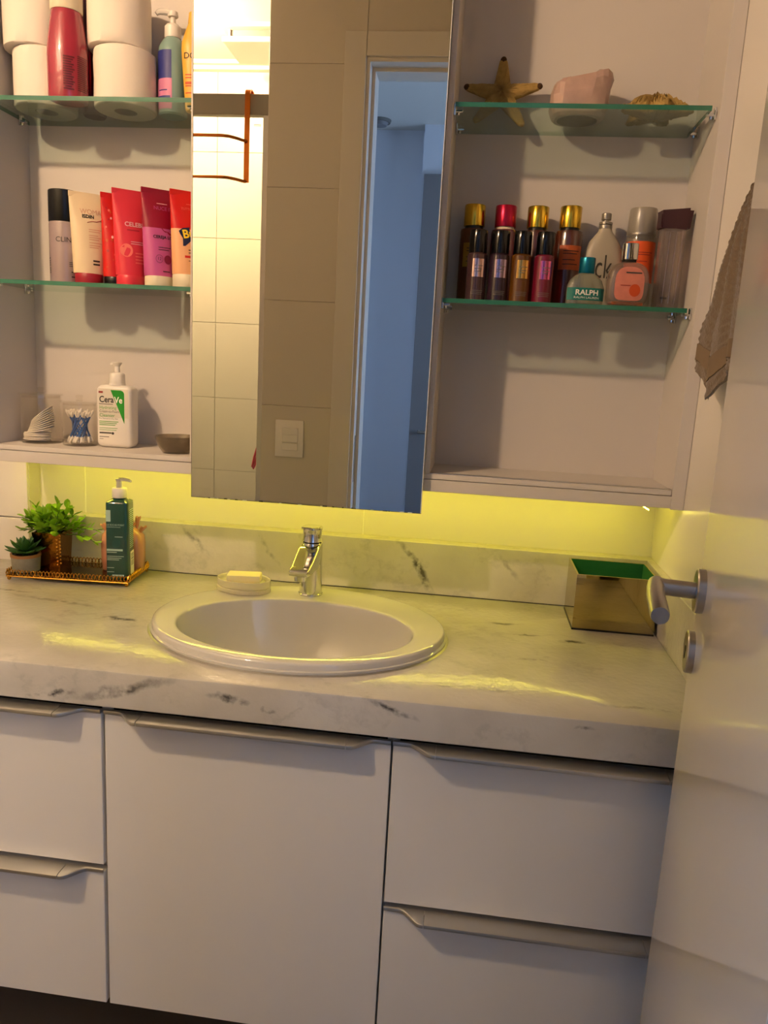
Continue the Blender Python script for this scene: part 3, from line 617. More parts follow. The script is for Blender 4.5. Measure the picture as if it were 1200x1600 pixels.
for k in range(26):
    x, z, s = rng.uniform(-.019, .012), rng.uniform(.03, .15), rng.uniform(.0012, .0026)
    patch('speckle', [(x + s * math.cos(a), z + s * 1.3 * math.sin(a)) for a in [2 * PI * q / 7 + k for q in range(7)]], t, ['salmon', 'palepink', 'orange_p', 'dkredcap'][k % 4], f)
t, f = tubew('coral_tube', 'coral red squeeze tube with pale capitals and coral cap', -.692, -.116, 38, .180, .035, .0285, .022, .0275, .020, [(0, 1, 'coral', 'tube')], 'coral')
text('lettering', 'CELEBRE', .0115, t, 'palepink', f, .008, .115, bold=.0003); lines('print', t, 'dkredcap', f, -.010, .013, [.1045], .0022)
patch('spot', [(-.012 + .0115 * math.cos(a), .066 + .0125 * math.sin(a)) for a in [2 * PI * q / 20 for q in range(20)]], t, 'salmon', f)
lines('print', t, 'palepink', f, -.004, .022, [.083, .079], .0012, .2); lines('print', t, 'salmon', f, .004, .024, [.062, .056, .050, .044], .0022, .3)
t, f = tubew('pink_tube', 'two-tone crimson and pink squeeze tube with beige cap', -.6345, -.116, 38, .183, .034, .0280, .022, .0270, .021, [(0, .55, 'pinkm', 'tube'), (.55, 1, 'crim', 'tube_top')], 'beige')
patch('wave', [(0, .1115), (.004, .106), (.008, .1035), (.012, .104), (.014, .101), (.018, .099), (.022, .1005), (.026, .104), (.029, .1115)], t, 'crim', f)
text('lettering', 'CEREJA LOV', .0078, t, 'blk_p', f, .006, .0935, bold=.0002); lines('print', t, 'palepink', f, -.006, .014, [.156], .0012)
text('lettering', 'NUCE IT', .0095, t, 'pinkm', f, .006, .147)
lines('print', t, 'blk_p', f, -.006, .018, [.0745, .070], .0012, .3); patch('drop_mark', [(.012 + .0075 * math.cos(a), .0525 + .0085 * math.sin(a)) for a in [2 * PI * q / 20 for q in range(20)]], t, 'magd', f)
obj('ring_mark', tube([f(-.0045 + .0065 * math.cos(a), .053 + .0075 * math.sin(a)) for a in [2 * PI * q / 24 for q in range(24)]], .0003, 5, True), 'blk_p', t)
text('lettering', '12', .008, t, 'blk_p', f, -.0045, .053); lines('print', t, 'blk_p', f, .002, .016, [.030], .0018)
t, f = tubew('peach_tube', 'red and peach squeeze tube with yellow cartoon lettering beside the mirror', -.5775, -.116, 38, .181, .034, .0280, .022, .0275, .026, [(0, .54, 'peach', 'tube'), (.54, 1, 'red2', 'tube_top')], 'beige')
patch('logo_back', [(-.020, .105), (-.013, .111), (-.002, .113), (.012, .117), (.027, .120), (.026, .098), (.012, .092), (.002, .088), (-.009, .078), (-.013, .078), (-.013, .092), (-.018, .100)], t, 'navy', f)
text('lettering', 'Bubba', .0215, t, 'yellowp', lambda x, z: (f(x, z)[0], f(x, z)[1] - .0005, z), -.0135, .0985, 'LEFT', rot=.2, bold=.0006)
lines('print', t, 'blk_p', f, -.003, .020, [.071, .066], .0015, .25); lines('print', t, 'deepred', f, -.010, .020, [.0585], .0042); lines('print', t, 'blk_p', f, -.003, .020, [.051], .0013)
text('lettering', 'TUTTI FRUTTI', .0062, t, 'salmon', f, .005, .147); lines('print', t, 'salmon', f, -.004, .014, [.156], .0010)

# ================================================================== cabinet floor, left
ZF = 1.1440
def canister(x, y, r, h, lab):
    t = thing('acrylic_canister', lab, 'canister', (x, y, ZF), 0, 'clear acrylic canisters')
    obj('jar', loft([sring(q, q, z, 40) for q, z in ((r - .0015, 0), (r, .0015), (r, h), (r - .0022, h), (r - .0022, .006))], True, True), 'acryl', t)
    l = obj('lid', lathe([(r - .003, h - .005), (r - .003, h + .0002), (r + .0035, h + .0003), (r + .0035, h + .0033), (r + .001, h + .004)], 40), 'acryl', t)
    obj('lid_knob', lathe([(.0065, h + .004), (.0055, h + .008), (.0075, h + .014), (.005, h + .0165)], 20), 'acryl', l)
    return t
canister(-.903, -.094, .040, .099, 'larger clear acrylic canister holding white cotton pads')
canister(-.815, -.099, .0345, .088, 'smaller clear acrylic canister holding blue cotton swabs')
padm = mesh_of('cotton_pad', lathe([(.0235, 0), (.0262, .0005), (.0270, .0012), (.0262, .0019), (.0235, .0024)], 28), M['cotton'])
def pad(loc, rot, lab):
    return tag(obj('cotton_pad', padm, None, None, loc, rot), lab, 'cotton pad', 'cotton pads in the canister')
low = ['at the bottom', 'second from the bottom', 'third from the bottom', 'third from the top', 'second from the top', 'on top']
for i in range(6): pad((-.912 + .0012 * (i % 2), -.098 + .001 * (i % 3), ZF + .0062 + .0025 * i), (0, 0, i), 'round white cotton pad lying flat in the low stack, %s' % low[i])
names = ['lowest', 'second lowest', 'third lowest', 'fourth lowest', 'fifth lowest', 'fifth highest', 'fourth highest', 'third highest', 'second highest', 'highest']
for i in range(10):
    a = math.radians(9 + 3.3 * i); pv = Vector((-.9285 + .0010 * i, -.097, ZF + .0235 + .0021 * i))
    c = pv + Vector((math.cos(a), 0, math.sin(a))) * .0265
    pad(tuple(c), (math.radians(10), -a, 0), 'white cotton pad leaning in the fan, %s of the fan' % names[i])
stick = mesh_of('stick', tube([(0, 0, .009), (0, 0, .066)], .0013, 7), M['blue']); tip = mesh_of('tip', lathe([(.0012, 0), (.0026, .003), (.0029, .008), (.0024, .012), (.001, .0135)], 10), M['cotton'])
rng = random.Random(11)
for i in range(26):
    a = 2 * PI * i / 26 + rng.uniform(-.1, .1); ring = .0245 if i % 3 else .015
    p0 = Vector((ring * math.cos(a), ring * math.sin(a), .0072)); da = rng.choice((1, -1)) * rng.uniform(1.7, 2.3)
    p1 = Vector((.0265 * math.cos(a + da), .0265 * math.sin(a + da), .072))
    d = (p1 - p0).normalized(); q = d.to_track_quat('Z', 'Y').to_euler()
    t = thing('cotton_swab', 'blue-stemmed cotton swab standing in the smaller acrylic canister', 'cotton swab', (-.815 + p0.x, -.099 + p0.y, ZF + p0.z), 0, 'cotton swabs in the canister', rot=tuple(q))
    obj('stick', stick, None, t); obj('tip', tip, None, t, (0, 0, 0)); b = obj('tip', tip, None, t, (0, 0, .0755), (PI, 0, 0))
# cleanser
M['cera'] = clear('milky_white_bottle', '#efe9dc', '#e2d8c6', .93, ior=1.4); M['ceraup'] = mat('bottle_milky_upper', '#d2cabb', .35); M['green'] = mat('green_print', '#1d8a1e', .45); M['lgreen'] = mat('light_green_print', '#5c9a3c', .5); M['redp'] = mat('red_print', '#8a2420', .5); M['greyp'] = mat('grey_print', '#4a4440', .6); M['whitep'] = mat('white_print', '#eee8de', .5)
t = thing('cleanser_bottle', 'white pump bottle of cleanser with a green wedge on its label', 'bottle', (-.737, -.088, ZF), math.radians(4))
def rbox(w, h0, h1, d, r, n=6):      # rounded front outline (x,z) with soft edges
    def out(ins, y):
        P = []; R = max(.001, r - ins)
        for cx, cz, a0 in ((w - r, h1 - r, 0), (-w + r, h1 - r, 90), (-w + r, h0 + r, 180), (w - r, h0 + r, 270)):
            for k in range(n + 1):
                a = math.radians(a0 + 90 * k / n); P.append((cx + R * math.cos(a), y, cz + R * math.sin(a)))
        return P
    return loft([out(.006, -d), out(.0015, -d + .0045), out(0, -d + .011), out(0, d - .011), out(.0015, d - .0045), out(.006, d)])
obj('bottle', rbox(.0375, 0, .128, .022, .0125), 'wplast', t, angle=50)
g = flat(-.0224)
patch('clear_window', (-.031, .031, .062, .121), t, 'ceraup', flat(-.0222))
patch('green_wedge', [(-.0056, .1185), (.0155, .1185), (.0205, .1165), (.0226, .1125), (.0226, .0505)], t, 'green', flat(-.0225), 'green wedge of the label')
text('lettering', 'Cera', .0180, t, 'blk_p', flat(-.0226), -.0295, .0985, 'LEFT', sx=.84, bold=.0003); text('lettering', 'Ve', .0180, t, 'whitep', flat(-.0227), .0022, .0980, 'LEFT', sx=.86, bold=.0003)
patch('badge', (-.0305, -.0215, .1115, .1155), t, 'redp', g); lines('print', t, 'greyp', g, -.030, -.001, [.0895], .0012)
text('lettering', 'Hydrating', .0090, t, 'lgreen', g, -.0295, .0822, 'LEFT'); text('lettering', 'Cream-to-Foam', .0074, t, 'greyp', g, -.0295, .0745, 'LEFT', sx=.85); text('lettering', 'Cleanser', .0090, t, 'green', g, -.0295, .0665, 'LEFT')
text('lettering', 'For Normal to Dry Skin', .0042, t, 'greyp', g, -.0300, .0600, 'LEFT', sx=.95)
lines('print', t, 'lgreen', g, -.030, .010, [.054, .0505, .047], .0015, .2); lines('print', t, 'lgreen', g, -.030, .008, [.0405, .0365], .0010, .15)
lines('print', t, 'greyp', g, -.030, -.005, [.0305], .0030); patch('seal', [(-.002 + .0028 * math.cos(a), .0300 + .0028 * math.sin(a)) for a in [2 * PI * q / 14 for q in range(14)]], t, 'greyp', g); lines('print', t, 'greyp', g, -.030, -.010, [.0225], .0013); lines('print', t, 'greyp', g, -.030, -.022, [.018], .0008)
obj('neck', lathe([(.0165, .1275), (.0165, .1325)], 28), 'wplast', t)
obj('collar', lathe([(.0150, .1325), (.0155, .1335), (.0152, .1500), (.0135, .1525), (.0085, .1545)], 28), 'wplast', t)
obj('pump_stem', lathe([(.0055, .1545), (.0050, .166)], 16), 'wplast', t)
obj('pump_head', merge(lathe([(.0052, .166), (.0085, .170), (.0100, .1745), (.0080, .1755)], 20), loft([[(x, y * .0045, z + q * .0022) for y, q in ((-1, -1), (1, -1), (1, 1), (-1, 1))] for x, z in ((0, .1722), (-.008, .1722), (-.0125, .1702))])), 'wplast', t)
t = thing('smoky_bowl', 'small smoky glass bowl beside the mirror on the cabinet floor', 'bowl', (-.598, -.118, ZF), 0)
obj('bowl', loft([sring(r, r, z, 40) for r, z in ((.026, 0), (.0275, .0008), (.0350, .012), (.0405, .026), (.0425, .0335), (.0418, .0345), (.0405, .0335), (.0385, .026), (.033, .0135), (.024, .0035))], True, True), 'smokebowl', t)

# ================================================================== upper right shelf: starfish and quartz
def starfish(name, lab, Rs, hub, H, seed, w0=.020, w1=.0075, angs=None, spiky=.0):
    rng = random.Random(seed); n = 240; A = angs or [math.radians(90 + 72 * k) for k in range(5)]
    out = []
    for i in range(n):
        th = 2 * PI * i / n; best = hub
        for a, R in zip(A, Rs):
            d = abs((th - a + PI) % (2 * PI) - PI)
            if d < PI / 2:
                lo = hub * .5; r = lo
                while r < R and r * math.sin(d) <= w0 + (w1 - w0) * min(1, r / R) and not (r > R - w1 and (r - (R - w1)) ** 2 + (r * math.sin(d)) ** 2 > w1 * w1): r += .0005
                best = max(best, r)
        out.append(best)
    T = [0.04, .2, .35, .5, .65, .78, .88, .95, 1.0]; R0 = []
    def ring(t, s):
        P = []
        for i in range(n):
            th = 2 * PI * i / n; r = out[i] * t
            hh = H * (1 - .62 * min(1, r / max(Rs))) * math.sqrt(max(0, 1 - t ** 3)) + (rng.uniform(-1, 1) * .0012 + (rng.random() ** 5) * spiky) * (1 if t < .97 else 0)
            P.append((r * math.cos(th), (-hh if s > 0 else hh * .25), r * math.sin(th)))
        return P
    rings = [ring(t, 1) for t in T] + [ring(t, -1) for t in reversed(T[:-1])]
    return loft(rings)
t = thing('starfish', 'dried brown starfish standing upright against the cabinet back', 'starfish', (.006, -.056, ZS2), 0, 'dried starfish', rot=(math.radians(-14), 0, 0))
SA_ = [math.radians(a) for a in (91, 168, 228, 306, 14)]; SR = [.073, .073, .072, .074, .076]
obj('body', xf(starfish('s', '', SR, .026, .014, 4, .0200, .0060, SA_), (0, 0, .0545)), 'star', t, angle=80)
for a, R in zip(SA_, SR):
    obj('arm_tip', sphere(.0059, ((R - .0052) * math.cos(a), -.001, .0545 + (R - .0052) * math.sin(a)), 10, 8, (1, .8, 1)), 'star_tip' if 0 < math.degrees(a) < 200 else 'star', t)
t = thing('rose_quartz', 'rough pale pink rose quartz block with rounded base', 'stone', (.145, -.073, ZS2), 0)
rng = random.Random(2); R = []
for k, (z, a, b) in enumerate(((.0012, .041, .036), (.006, .047, .041), (.020, .050, .044), (.038, .050, .045), (.054, .049, .044), (.062, .045, .040), (.066, .034, .030))):
    ring = []
    for i in range(22):
        th = 2 * PI * i / 22; c, s = math.cos(th), math.sin(th); x = a * math.copysign(abs(c) ** .62, c); y = b * math.copysign(abs(s) ** .7, s)
        j = .0026 if k > 1 else .0006
        sl = (z / .066) ** 2 * (.016 * max(0, min(1, (x + .005) / .03)) - .002)
        ring.append((x + rng.uniform(-j, j) + (.008 * (z / .066) if x > 0 else 0), y + rng.uniform(-j, j), z + sl + (rng.uniform(-j, j) if k > 2 else 0)))
    R.append(ring)
obj('stone', loft(R), 'quartz', t, angle=12)
obj('base_pad', lathe([(.036, 0), (.036, .0012)], 28, ratio=.9), 'pad', t)
t = thing('starfish', 'spiny tan starfish lying flat beside the rose quartz', 'starfish', (.281, -.083, ZS2), 0, 'dried starfish')
SA2 = [math.radians(a) for a in (205, 275, 338, 62, 128)]
obj('body', xf(starfish('s', '', [.070, .062, .066, .062, .066], .028, .030, 9, .024, .008, SA2, spiky=.010), (0, 0, .0085), (-PI / 2, 0, 0), (1, 1, 1)), 'star', t, angle=80)

# ================================================================== lower right shelf: perfumes
def glassm(n, tint, body, w, **k): M[n] = clear(n, tint, body, w, **k); return n
glassm('amber', '#b06a28', '#6a3208', .55); glassm('amber2', '#a85a3a', '#5a2414', .55); glassm('pinkl', '#c06080', '#7a2038', .5); glassm('purpl', '#8a6a8a', '#3e2636', .5); glassm('honey', '#c08a3a', '#7a4a10', .5); glassm('magl', '#d04070', '#8a1838', .5); glassm('mauve', '#a08088', '#5a3a3e', .5)
M['goldcap'] = mat('gold_cap', '#d8b440', .22, metal=1); M['redcap'] = mat('red_metal_cap', '#a8183a', .3, metal=.7); M['shinyblack'] = mat('glossy_black_cap', '#070708', .12)
M['foil_s'] = mat('silver_pink_foil', '#d8b8b8', .2, metal=1); M['foil_g'] = mat('gold_foil', '#e0b060', .2, metal=1); M['foil_p'] = mat('pink_foil', '#e070a0', .2, metal=1); M['foil_v'] = mat('violet_foil', '#b8a0b8', .2, metal=1)
M['lab_or'] = mat('amber_label', '#b0501c', .5); M['lab_dk'] = mat('dark_gold_label', '#9a7a24', .4, metal=.5)
def mist(x, y, lab, liq, capm, labm, grp, big=True, ring='black'):
    t = thing('body_mist_bottle', lab, 'perfume bottle', (x, y, ZS1), math.radians(8), grp)
    if big:
        r = .0255
        obj('bottle', lathe([(r - .002, 0), (r, .002), (r, .134), (r - .0015, .139), (.017, .1408)], 36), liq, t)
        obj('neck_ring', lathe([(.0175, .1405), (.0175, .1450)], 32), ring, t)
        obj('cap', lathe([(.0197, .1450), (.0200, .146), (.0200, .1825), (.0192, .1838)], 36), capm, t)
        wr = wrap(r, .0004)
        if labm:
            patch('label', (-.022, .024, .068, .112), t, labm, wr)
            lines('print', t, 'blk_p', wrap(r, .0009), -.014, .016, [.102, .097, .086, .078], .0014, .3)
    else:
        r = .0182
        obj('bottle', lathe([(r - .002, 0), (r, .002), (r, .082), (r - .003, .0855)], 32), liq, t)
        obj('cap', lathe([(.0160, .0855), (.0164, .0865), (.0164, .1240), (.0158, .1252)], 36), capm, t)
        wr = wrap(r, .0004)
        patch('label', (-.010, .013, .042, .074), t, labm, wr, 'shiny foil label'); lines('print', t, 'pad', wrap(r, .0008), -.006, .009, [.062, .056, .052], .0010, .3)
        lines('print', t, 'pad', wr, -.010, .012, [.018, .015, .012], .0007, .1)
    return t
G1, G2 = 'large body mists in the back row', 'small body mists in the front row'
mist(-.028, -.052, 'tall amber mist bottle with gold cap, leftmost in the back row', 'amber', 'goldcap', 'lab_dk', G1)
mist(.031, -.052, 'tall pink mist bottle with red cap in the back row', 'pinkl', 'redcap', None, G1, ring='cream')
mist(.092, -.052, 'tall mist bottle with gold cap between the red cap and the orange-labelled one', 'amber2', 'goldcap', None, G1)
mist(.152, -.062, 'tall amber mist bottle with gold cap and orange label beside the frosted flask', 'amber2', 'goldcap', 'lab_or', G1)
mist(-.0165, -.128, 'small mauve mist with black cap and silver foil label, leftmost in front', 'mauve', 'shinyblack', 'foil_s', G2, False)
mist(.024, -.128, 'small violet mist with black cap, second from the left in front', 'purpl', 'shinyblack', 'foil_v', G2, False)
mist(.064, -.128, 'small honey mist with black cap and gold foil label', 'honey', 'shinyblack', 'foil_g', G2, False)
mist(.105, -.128, 'small magenta mist with black cap and pink foil label', 'magl', 'shinyblack', 'foil_p', G2, False)
# frosted flask, ck
M['ckglass'] = mat('frosted_flask_glass', '#a89f8d', .42); M['ckmetal'] = mat('grey_sprayer', '#9a958c', .35, metal=.8); M['ckp'] = mat('ck_print', '#3a362f', .6)
t = thing('flask_perfume', 'frosted flask perfume bottle with two thin dark letters and grey sprayer', 'perfume bottle', (.219, -.052, ZS1), math.radians(6))
obj('flask', loft([sring(a, b, z, 36, 2.5) for a, b, z in ((.034, .014, 0), (.0365, .016, .003), (.0375, .0165, .03), (.0370, .0165, .085), (.0345, .0160, .108), (.0280, .0150, .124), (.0190, .0135, .136), (.0130, .0122, .143), (.0118, .0115, .148))]), 'ckglass', t)
obj('collar', lathe([(.0118, .148), (.0122, .1485), (.0122, .1545), (.0108, .156), (.0122, .1565), (.0122, .160), (.010, .161)], 24), 'ckmetal', t)
obj('sprayer', lathe([(.0055, .161), (.0055, .164), (.0088, .1645), (.0092, .166), (.0090, .1755), (.0075, .1768)], 24), 'ckmetal', t)
text('lettering', 'ck', .062, t, 'ckp', flat(-.0172), -.001, .076, sx=.58, bold=-.0002)
# orange mist with frosted cap
M['orlab'] = mat('orange_label', '#d8541a', .5); glassm('clearb', '#e0dcd4', '#c8c0b4', .18)
t = thing('orange_spray_bottle', 'tall clear mist bottle with orange label and frosted cap', 'perfume bottle', (.287, -.046, ZS1), math.radians(4))
obj('bottle', lathe([(.0255, 0), (.0275, .002), (.0275, .134), (.0265, .138), (.0150, .140)], 36), 'clearb', t)
wr = wrap(.0275, .0004); patch('label', (-.040, .040, .052, .126), t, 'orlab', wr, 'orange label', 14); lines('print', t, 'redp', wrap(.0275, .0009), -.010, .018, [.106, .102, .090], .0014, .4)
obj('neck_ring', lathe([(.0268, .1385), (.0268, .1420)], 32), 'ckmetal', t)
obj('nozzle', lathe([(.0085, .1420), (.0075, .156), (.0058, .157), (.0050, .172), (.0035, .174)], 20), 'goldcap', t)
obj('overcap', loft([sring(q, q, z, 36) for q, z in ((.0262, .1422), (.0266, .1435), (.0258, .184), (.0245, .187), (.0235, .1855), (.0245, .1435))], False, True), 'frost', t)
# clear column with purple cap
glassm('column', '#ddd4ce', '#b8a8a0', .22, ior=1.55); M['purpcap'] = mat('dark_plum_cap', '#3a1a22', .35); M['purpliq'] = mat('violet_base', '#4a4258', .3)
t = thing('column_perfume', 'tall clear fluted perfume bottle with dark plum cap by the cabinet side', 'perfume bottle', (.3325, -.098, ZS1), math.radians(8))
R = []
for k in range(9):
    z = .004 + .138 * k / 8; a0 = math.radians(4 * k / 8)
    ring = []
    for i in range(32):
        th = 2 * PI * i / 32; c, s = math.cos(th), math.sin(th); x = .0225 * math.copysign(abs(c) ** .45, c) * (1 + .04 * math.cos(6 * th)); y = .015 * math.copysign(abs(s) ** .5, s) * (1 + .05 * math.cos(8 * th))
        ring.append((x * math.cos(a0) - y * math.sin(a0), x * math.sin(a0) + y * math.cos(a0), z))
    R.append(ring)
obj('bottle', loft(R), 'column', t, angle=20)
obj('base', box(-.022, .022, -.0145, .0145, 0, .0055, .0015, 1), 'purpliq', t)
for x in (-.012, .0, .011): obj('flute', tube([(x, -.0166, .012), (x + .001, -.0166, .08), (x + .002, -.0164, .138)], .0012, 6), 'column', t)
obj('cap', loft([[(x * w - (.004 if x < 0 else 0), y * .013, z + (.006 * (x + 1) / 2 if z > .16 else 0)) for x, y in ((-1, -1), (1, -1), (1, 1), (-1, 1))] for w, z in ((.019, .1425), (.0205, .150), (.0225, .1735))]), 'purpcap', t, angle=20)
obj('cap_leaf', loft([[(x * .006 - .021, y * .010, z) for x, y in ((-1, -1), (1, -1), (1, 1), (-1, 1))] for z in (.1435, .167)]), 'purpcap', t, angle=20)
obj('cap_leaf', loft([[(x * .006 + .0205 + (z - .1425) * .12, y * .010, z) for x, y in ((-1, -1), (1, -1), (1, 1), (-1, 1))] for z in (.1445, .176)]), 'purpcap', t, angle=20)
lines('print', t, 'greyp', flat(-.0172), -.016, -.004, [.021], .0028)
# teal Ralph bottle
M['tealcap'] = mat('teal_metal_cap', '#0a6a80', .28, metal=.6); M['teallab'] = mat('teal_label', '#0c6a60', .45); glassm('ralphg', '#d0d4c8', '#a8aa98', .35)
t = thing('teal_perfume', 'low rounded perfume bottle with teal cap and teal label', 'perfume bottle', (.181, -.143, ZS1), math.radians(8))
obj('bottle', loft([sring(a, b, z, 36, 2.4) for a, b, z in ((.031, .013, 0), (.0335, .0148, .002), (.034, .015, .02), (.0335, .015, .032), (.0290, .0140, .043), (.0205, .0125, .051), (.0145, .0115, .0545))]), 'ralphg', t)
def rsurf(x, z, off=.0004):
    q = min(.999, abs(x / .0341)); return (x, -.0152 * (1 - q ** 2.4) ** (1 / 2.4) - off, z)
patch('label', (-.0333, .0333, .0075, .0290), t, 'teallab', rsurf, 'teal label', 16)
text('lettering', 'RALPH', .0125, t, 'whitep', lambda x, z: rsurf(x, z, .0009), 0, .0205, sx=1.12, bold=.0003); text('lettering', 'RALPH LAUREN', .0052, t, 'whitep', lambda x, z: rsurf(x, z, .0009), 0, .0118, sx=1.25)
obj('cap', lathe([(.0135, .0546), (.0140, .0555), (.0142, .080), (.0135, .0820)], 32), 'tealcap', t)
# round pink perfume
glassm('pinkglass', '#ddd0c4', '#b8a698', .25, ior=1.5); M['peachliq'] = mat('peach_panel', '#c87a68', .35, var=.2, vscale=70); M['silver'] = mat('silver_cap', '#c9c9c6', .1, metal=1)
t = thing('round_perfume', 'rounded clear perfume bottle with pink panel and silver cap', 'perfume bottle', (.254, -.138, ZS1), math.radians(6))
def round_out(w, h, ins, y, z0=0):
    P = []
    for i in range(36):
        th = 2 * PI * i / 36; c, s = math.cos(th), math.sin(th); p = 2.8 if s > 0 else 5
        P.append(((w - ins) * math.copysign(abs(c) ** (2 / p), c), y, z0 + h / 2 + (h / 2 - ins) * math.copysign(abs(s) ** (2 / p), s)))
    return P
obj('bottle', loft([round_out(.0365, .078, .006, -.018), round_out(.0365, .078, .001, -.013), round_out(.0365, .078, 0, 0), round_out(.0365, .078, .001, .013), round_out(.0365, .078, .006, .018)]), 'pinkglass', t, angle=50)
obj('pink_panel', loft([round_out(.026, .058, .002, -.0188, .010), round_out(.026, .058, .0, -.0181, .010)]), 'peachliq', t, label='pink panel')
obj('liquid', box(-.028, .028, -.0155, .0155, .003, .0085, .001, 1), 'lab_or', t)
lines('print', t, 'greyp', flat(-.0192), -.008, .020, [.058], .0024); lines('print', t, 'redp', flat(-.0192), -.016, .002, [.036], .0014); patch('motif', [(.010 + .010 * math.cos(a), .028 + .011 * math.sin(a)) for a in [2 * PI * q / 14 for q in range(14)]], t, 'orange_p', flat(-.0190))
obj('collar', lathe([(.0125, .0780), (.0125, .0812)], 28), 'dark', t)
obj('cap', lathe([(.0130, .0812), (.0136, .082), (.0136, .1085), (.0128, .1095)], 32, 3.0), 'silver', t)

# ================================================================== countertop things
# soap dish and soap on the basin rim
t = thing('soap_dish', 'frosted glass round soap dish on the basin rim', 'soap dish', (-.4385, -.160, .8798), math.radians(-8))
obj('dish', loft([sring(a, b, z, 40) for a, b, z in ((.052, .036, 0), (.0570, .0400, .0010), (.0570, .0400, .0080), (.0540, .0375, .0095), (.0560, .0392, .0115), (.0560, .0392, .0245), (.0545, .038, .0252), (.0525, .036, .0235), (.0500, .0335, .0175))]), 'dish', t, angle=25)
tag(obj('soap_bar', box(-.0335, .0335, -.0190, .0190, 0, .0175, .003, 2), 'soap', None, (-.4365, -.163, .8975), (0, 0, math.radians(9))), 'cream rectangular bar of soap on the dish', 'soap')
# gold tray
TC, TR, ZT = Vector((-.822, -.100, CZ)), math.radians(5.0), .0135
t = thing('vanity_tray', 'gold filigree rectangular tray with mirrored floor', 'tray', tuple(TC), TR)
HX, HY = .128, .0640
obj('floor_plate', box(-HX, HX, -HY, HY, .0090, .0120), 'traymir', t)
def lattice(p0, p1, nw):
    P = []; L = (Vector(p1) - Vector(p0)); n = nw * 8; d = L.normalized(); side = Vector((d.y, -d.x, 0)) * .0008
    for ph in (0, PI):
        P.append(tube([tuple(Vector(p0) + L * (i / n) + Vector((0, 0, .0165 + .0068 * math.sin(2 * PI * nw * i / n + ph))) + side * math.cos(2 * PI * nw * i / n + ph)) for i in range(n + 1)], .00115, 5))
    P.append(tube([tuple(Vector(p0) + Vector((0, 0, .0088))), tuple(Vector(p1) + Vector((0, 0, .0088)))], .0016, 6))
    return merge(*P)
for a, b, nw in (((-HX, -HY, 0), (HX, -HY, 0), 17), ((HX, -HY, 0), (HX, HY, 0), 8), ((HX, HY, 0), (-HX, HY, 0), 17), ((-HX, HY, 0), (-HX, -HY, 0), 8)):
    obj('filigree_rim', lattice(a, b, nw), 'gold', t, label='braided gold rim')
for x in (-1, 1):
    for y in (-1, 1): obj('foot', merge(sphere(.0042, (x * (HX - .004), y * (HY - .004), .0042), 12, 8), lathe([(.002, .0075), (.002, .0095)], 8, cx=x * (HX - .004), cy=y * (HY - .004))), 'gold', t)
ZP = CZ + .0120
# square bronze pot with leafy plant
leafm = mesh_of('leaf', loft([[(-w_, y, z_), (-w_ * .5, y, z_ - c_), (0, y, z_ - c_ * 1.4), (w_ * .5, y, z_ - c_), (w_, y, z_)] for y, w_, z_, c_ in ((0, .0008, 0, 0), (.004, .0040, .0008, .0010), (.009, .0074, .0014, .0018), (.014, .0080, .0012, .0020), (.019, .0058, .0004, .0013), (.0225, .0008, -.0008, 0))], False, False, False), M['leaf'])
t = thing('leafy_plant', 'bright green leafy artificial plant in a square bronze pot', 'plant', (-.895, -.079, ZP), math.radians(6))
def potbox(h, w0, w1):
    return loft([[(s * w, u * w, z) for s, u in ((-1, -1), (1, -1), (1, 1), (-1, 1))] for w, z in ((w0, 0), (w1, h), (w1 - .003, h), (w1 - .004, h - .012))])
obj('pot', potbox(.078, .027, .031), 'bronze', t, angle=20, label='square bronze pot')
obj('soil', box(-.0265, .0265, -.0265, .0265, .060, .067), 'soil', t)
for k in range(9):
    for q in range(2): obj('stud', sphere(.0028, (.0215 + .007 * q - .0005 * 0, -.0275 - .0004 * k, .008 + .008 * k + .004 * q), 8, 6, (1, .5, 1)), 'gold', t)
rng = random.Random(21)
def leafy(dirv, L, nl, base):
    d = Vector(dirv).normalized(); b = Vector(base); pts = [b + d * (L * s) + Vector((0, 0, .010 * math.sin(s * 2.2) - .018 * s * s * (1 - d.z))) for s in [i / 5 for i in range(6)]]
    obj('stem', tube([tuple(p) for p in pts], .0009, 5), 'leafd', t)
    for i in range(nl):
        s = .25 + .75 * i / (nl - 1); p = b + d * (L * s) + Vector((0, 0, .010 * math.sin(s * 2.2) - .018 * s * s * (1 - d.z)))
        az = 2.4 * i + rng.uniform(-.4, .4); side = d.cross(Vector((0, 0, 1)) if abs(d.z) < .95 else Vector((1, 0, 0))).normalized(); up = side.cross(d)
        out = (d * (1.1 if i < nl - 1 else 3) + side * math.cos(az) + up * math.sin(az)).normalized()
        o = obj('leaf', leafm, None, t, tuple(p)); q = out.to_track_quat('Y', 'Z').to_euler(); o.rotation_euler = q; sc_ = rng.uniform(.75, 1.15); o.scale = (sc_, sc_, sc_)
for i in range(22):
    a = 2 * PI * i / 22 + rng.uniform(-.2, .2); el = rng.choice((.35, .8, 1.3, 2.2)); r0 = .012
    dx = math.cos(a); L = .040 + .012 * rng.random()
    leafy((dx, .75 * math.sin(a) - .1, el), L + (.012 if dx > .4 else 0), 7, (r0 * dx, r0 * math.sin(a) * .8, .066))
leafy((1, .1, .25), .078, 9, (.018, .002, .068)); leafy((1, -.25, .05), .085, 9, (.020, -.004, .068)); leafy((-.5, -.3, 1.4), .066, 8, (-.008, 0, .066)); leafy((.25, 0, 1.6), .06, 8, (.004, 0, .066)); leafy((.8, -.2, .9), .064, 8, (.010, 0, .066)); leafy((-.9, -.1, .75), .060, 8, (-.01, 0, .066)); leafy((0, -.8, .6), .045, 7, (0, -.016, .066)); leafy((.5, -.8, .5), .05, 7, (.008, -.016, .066))
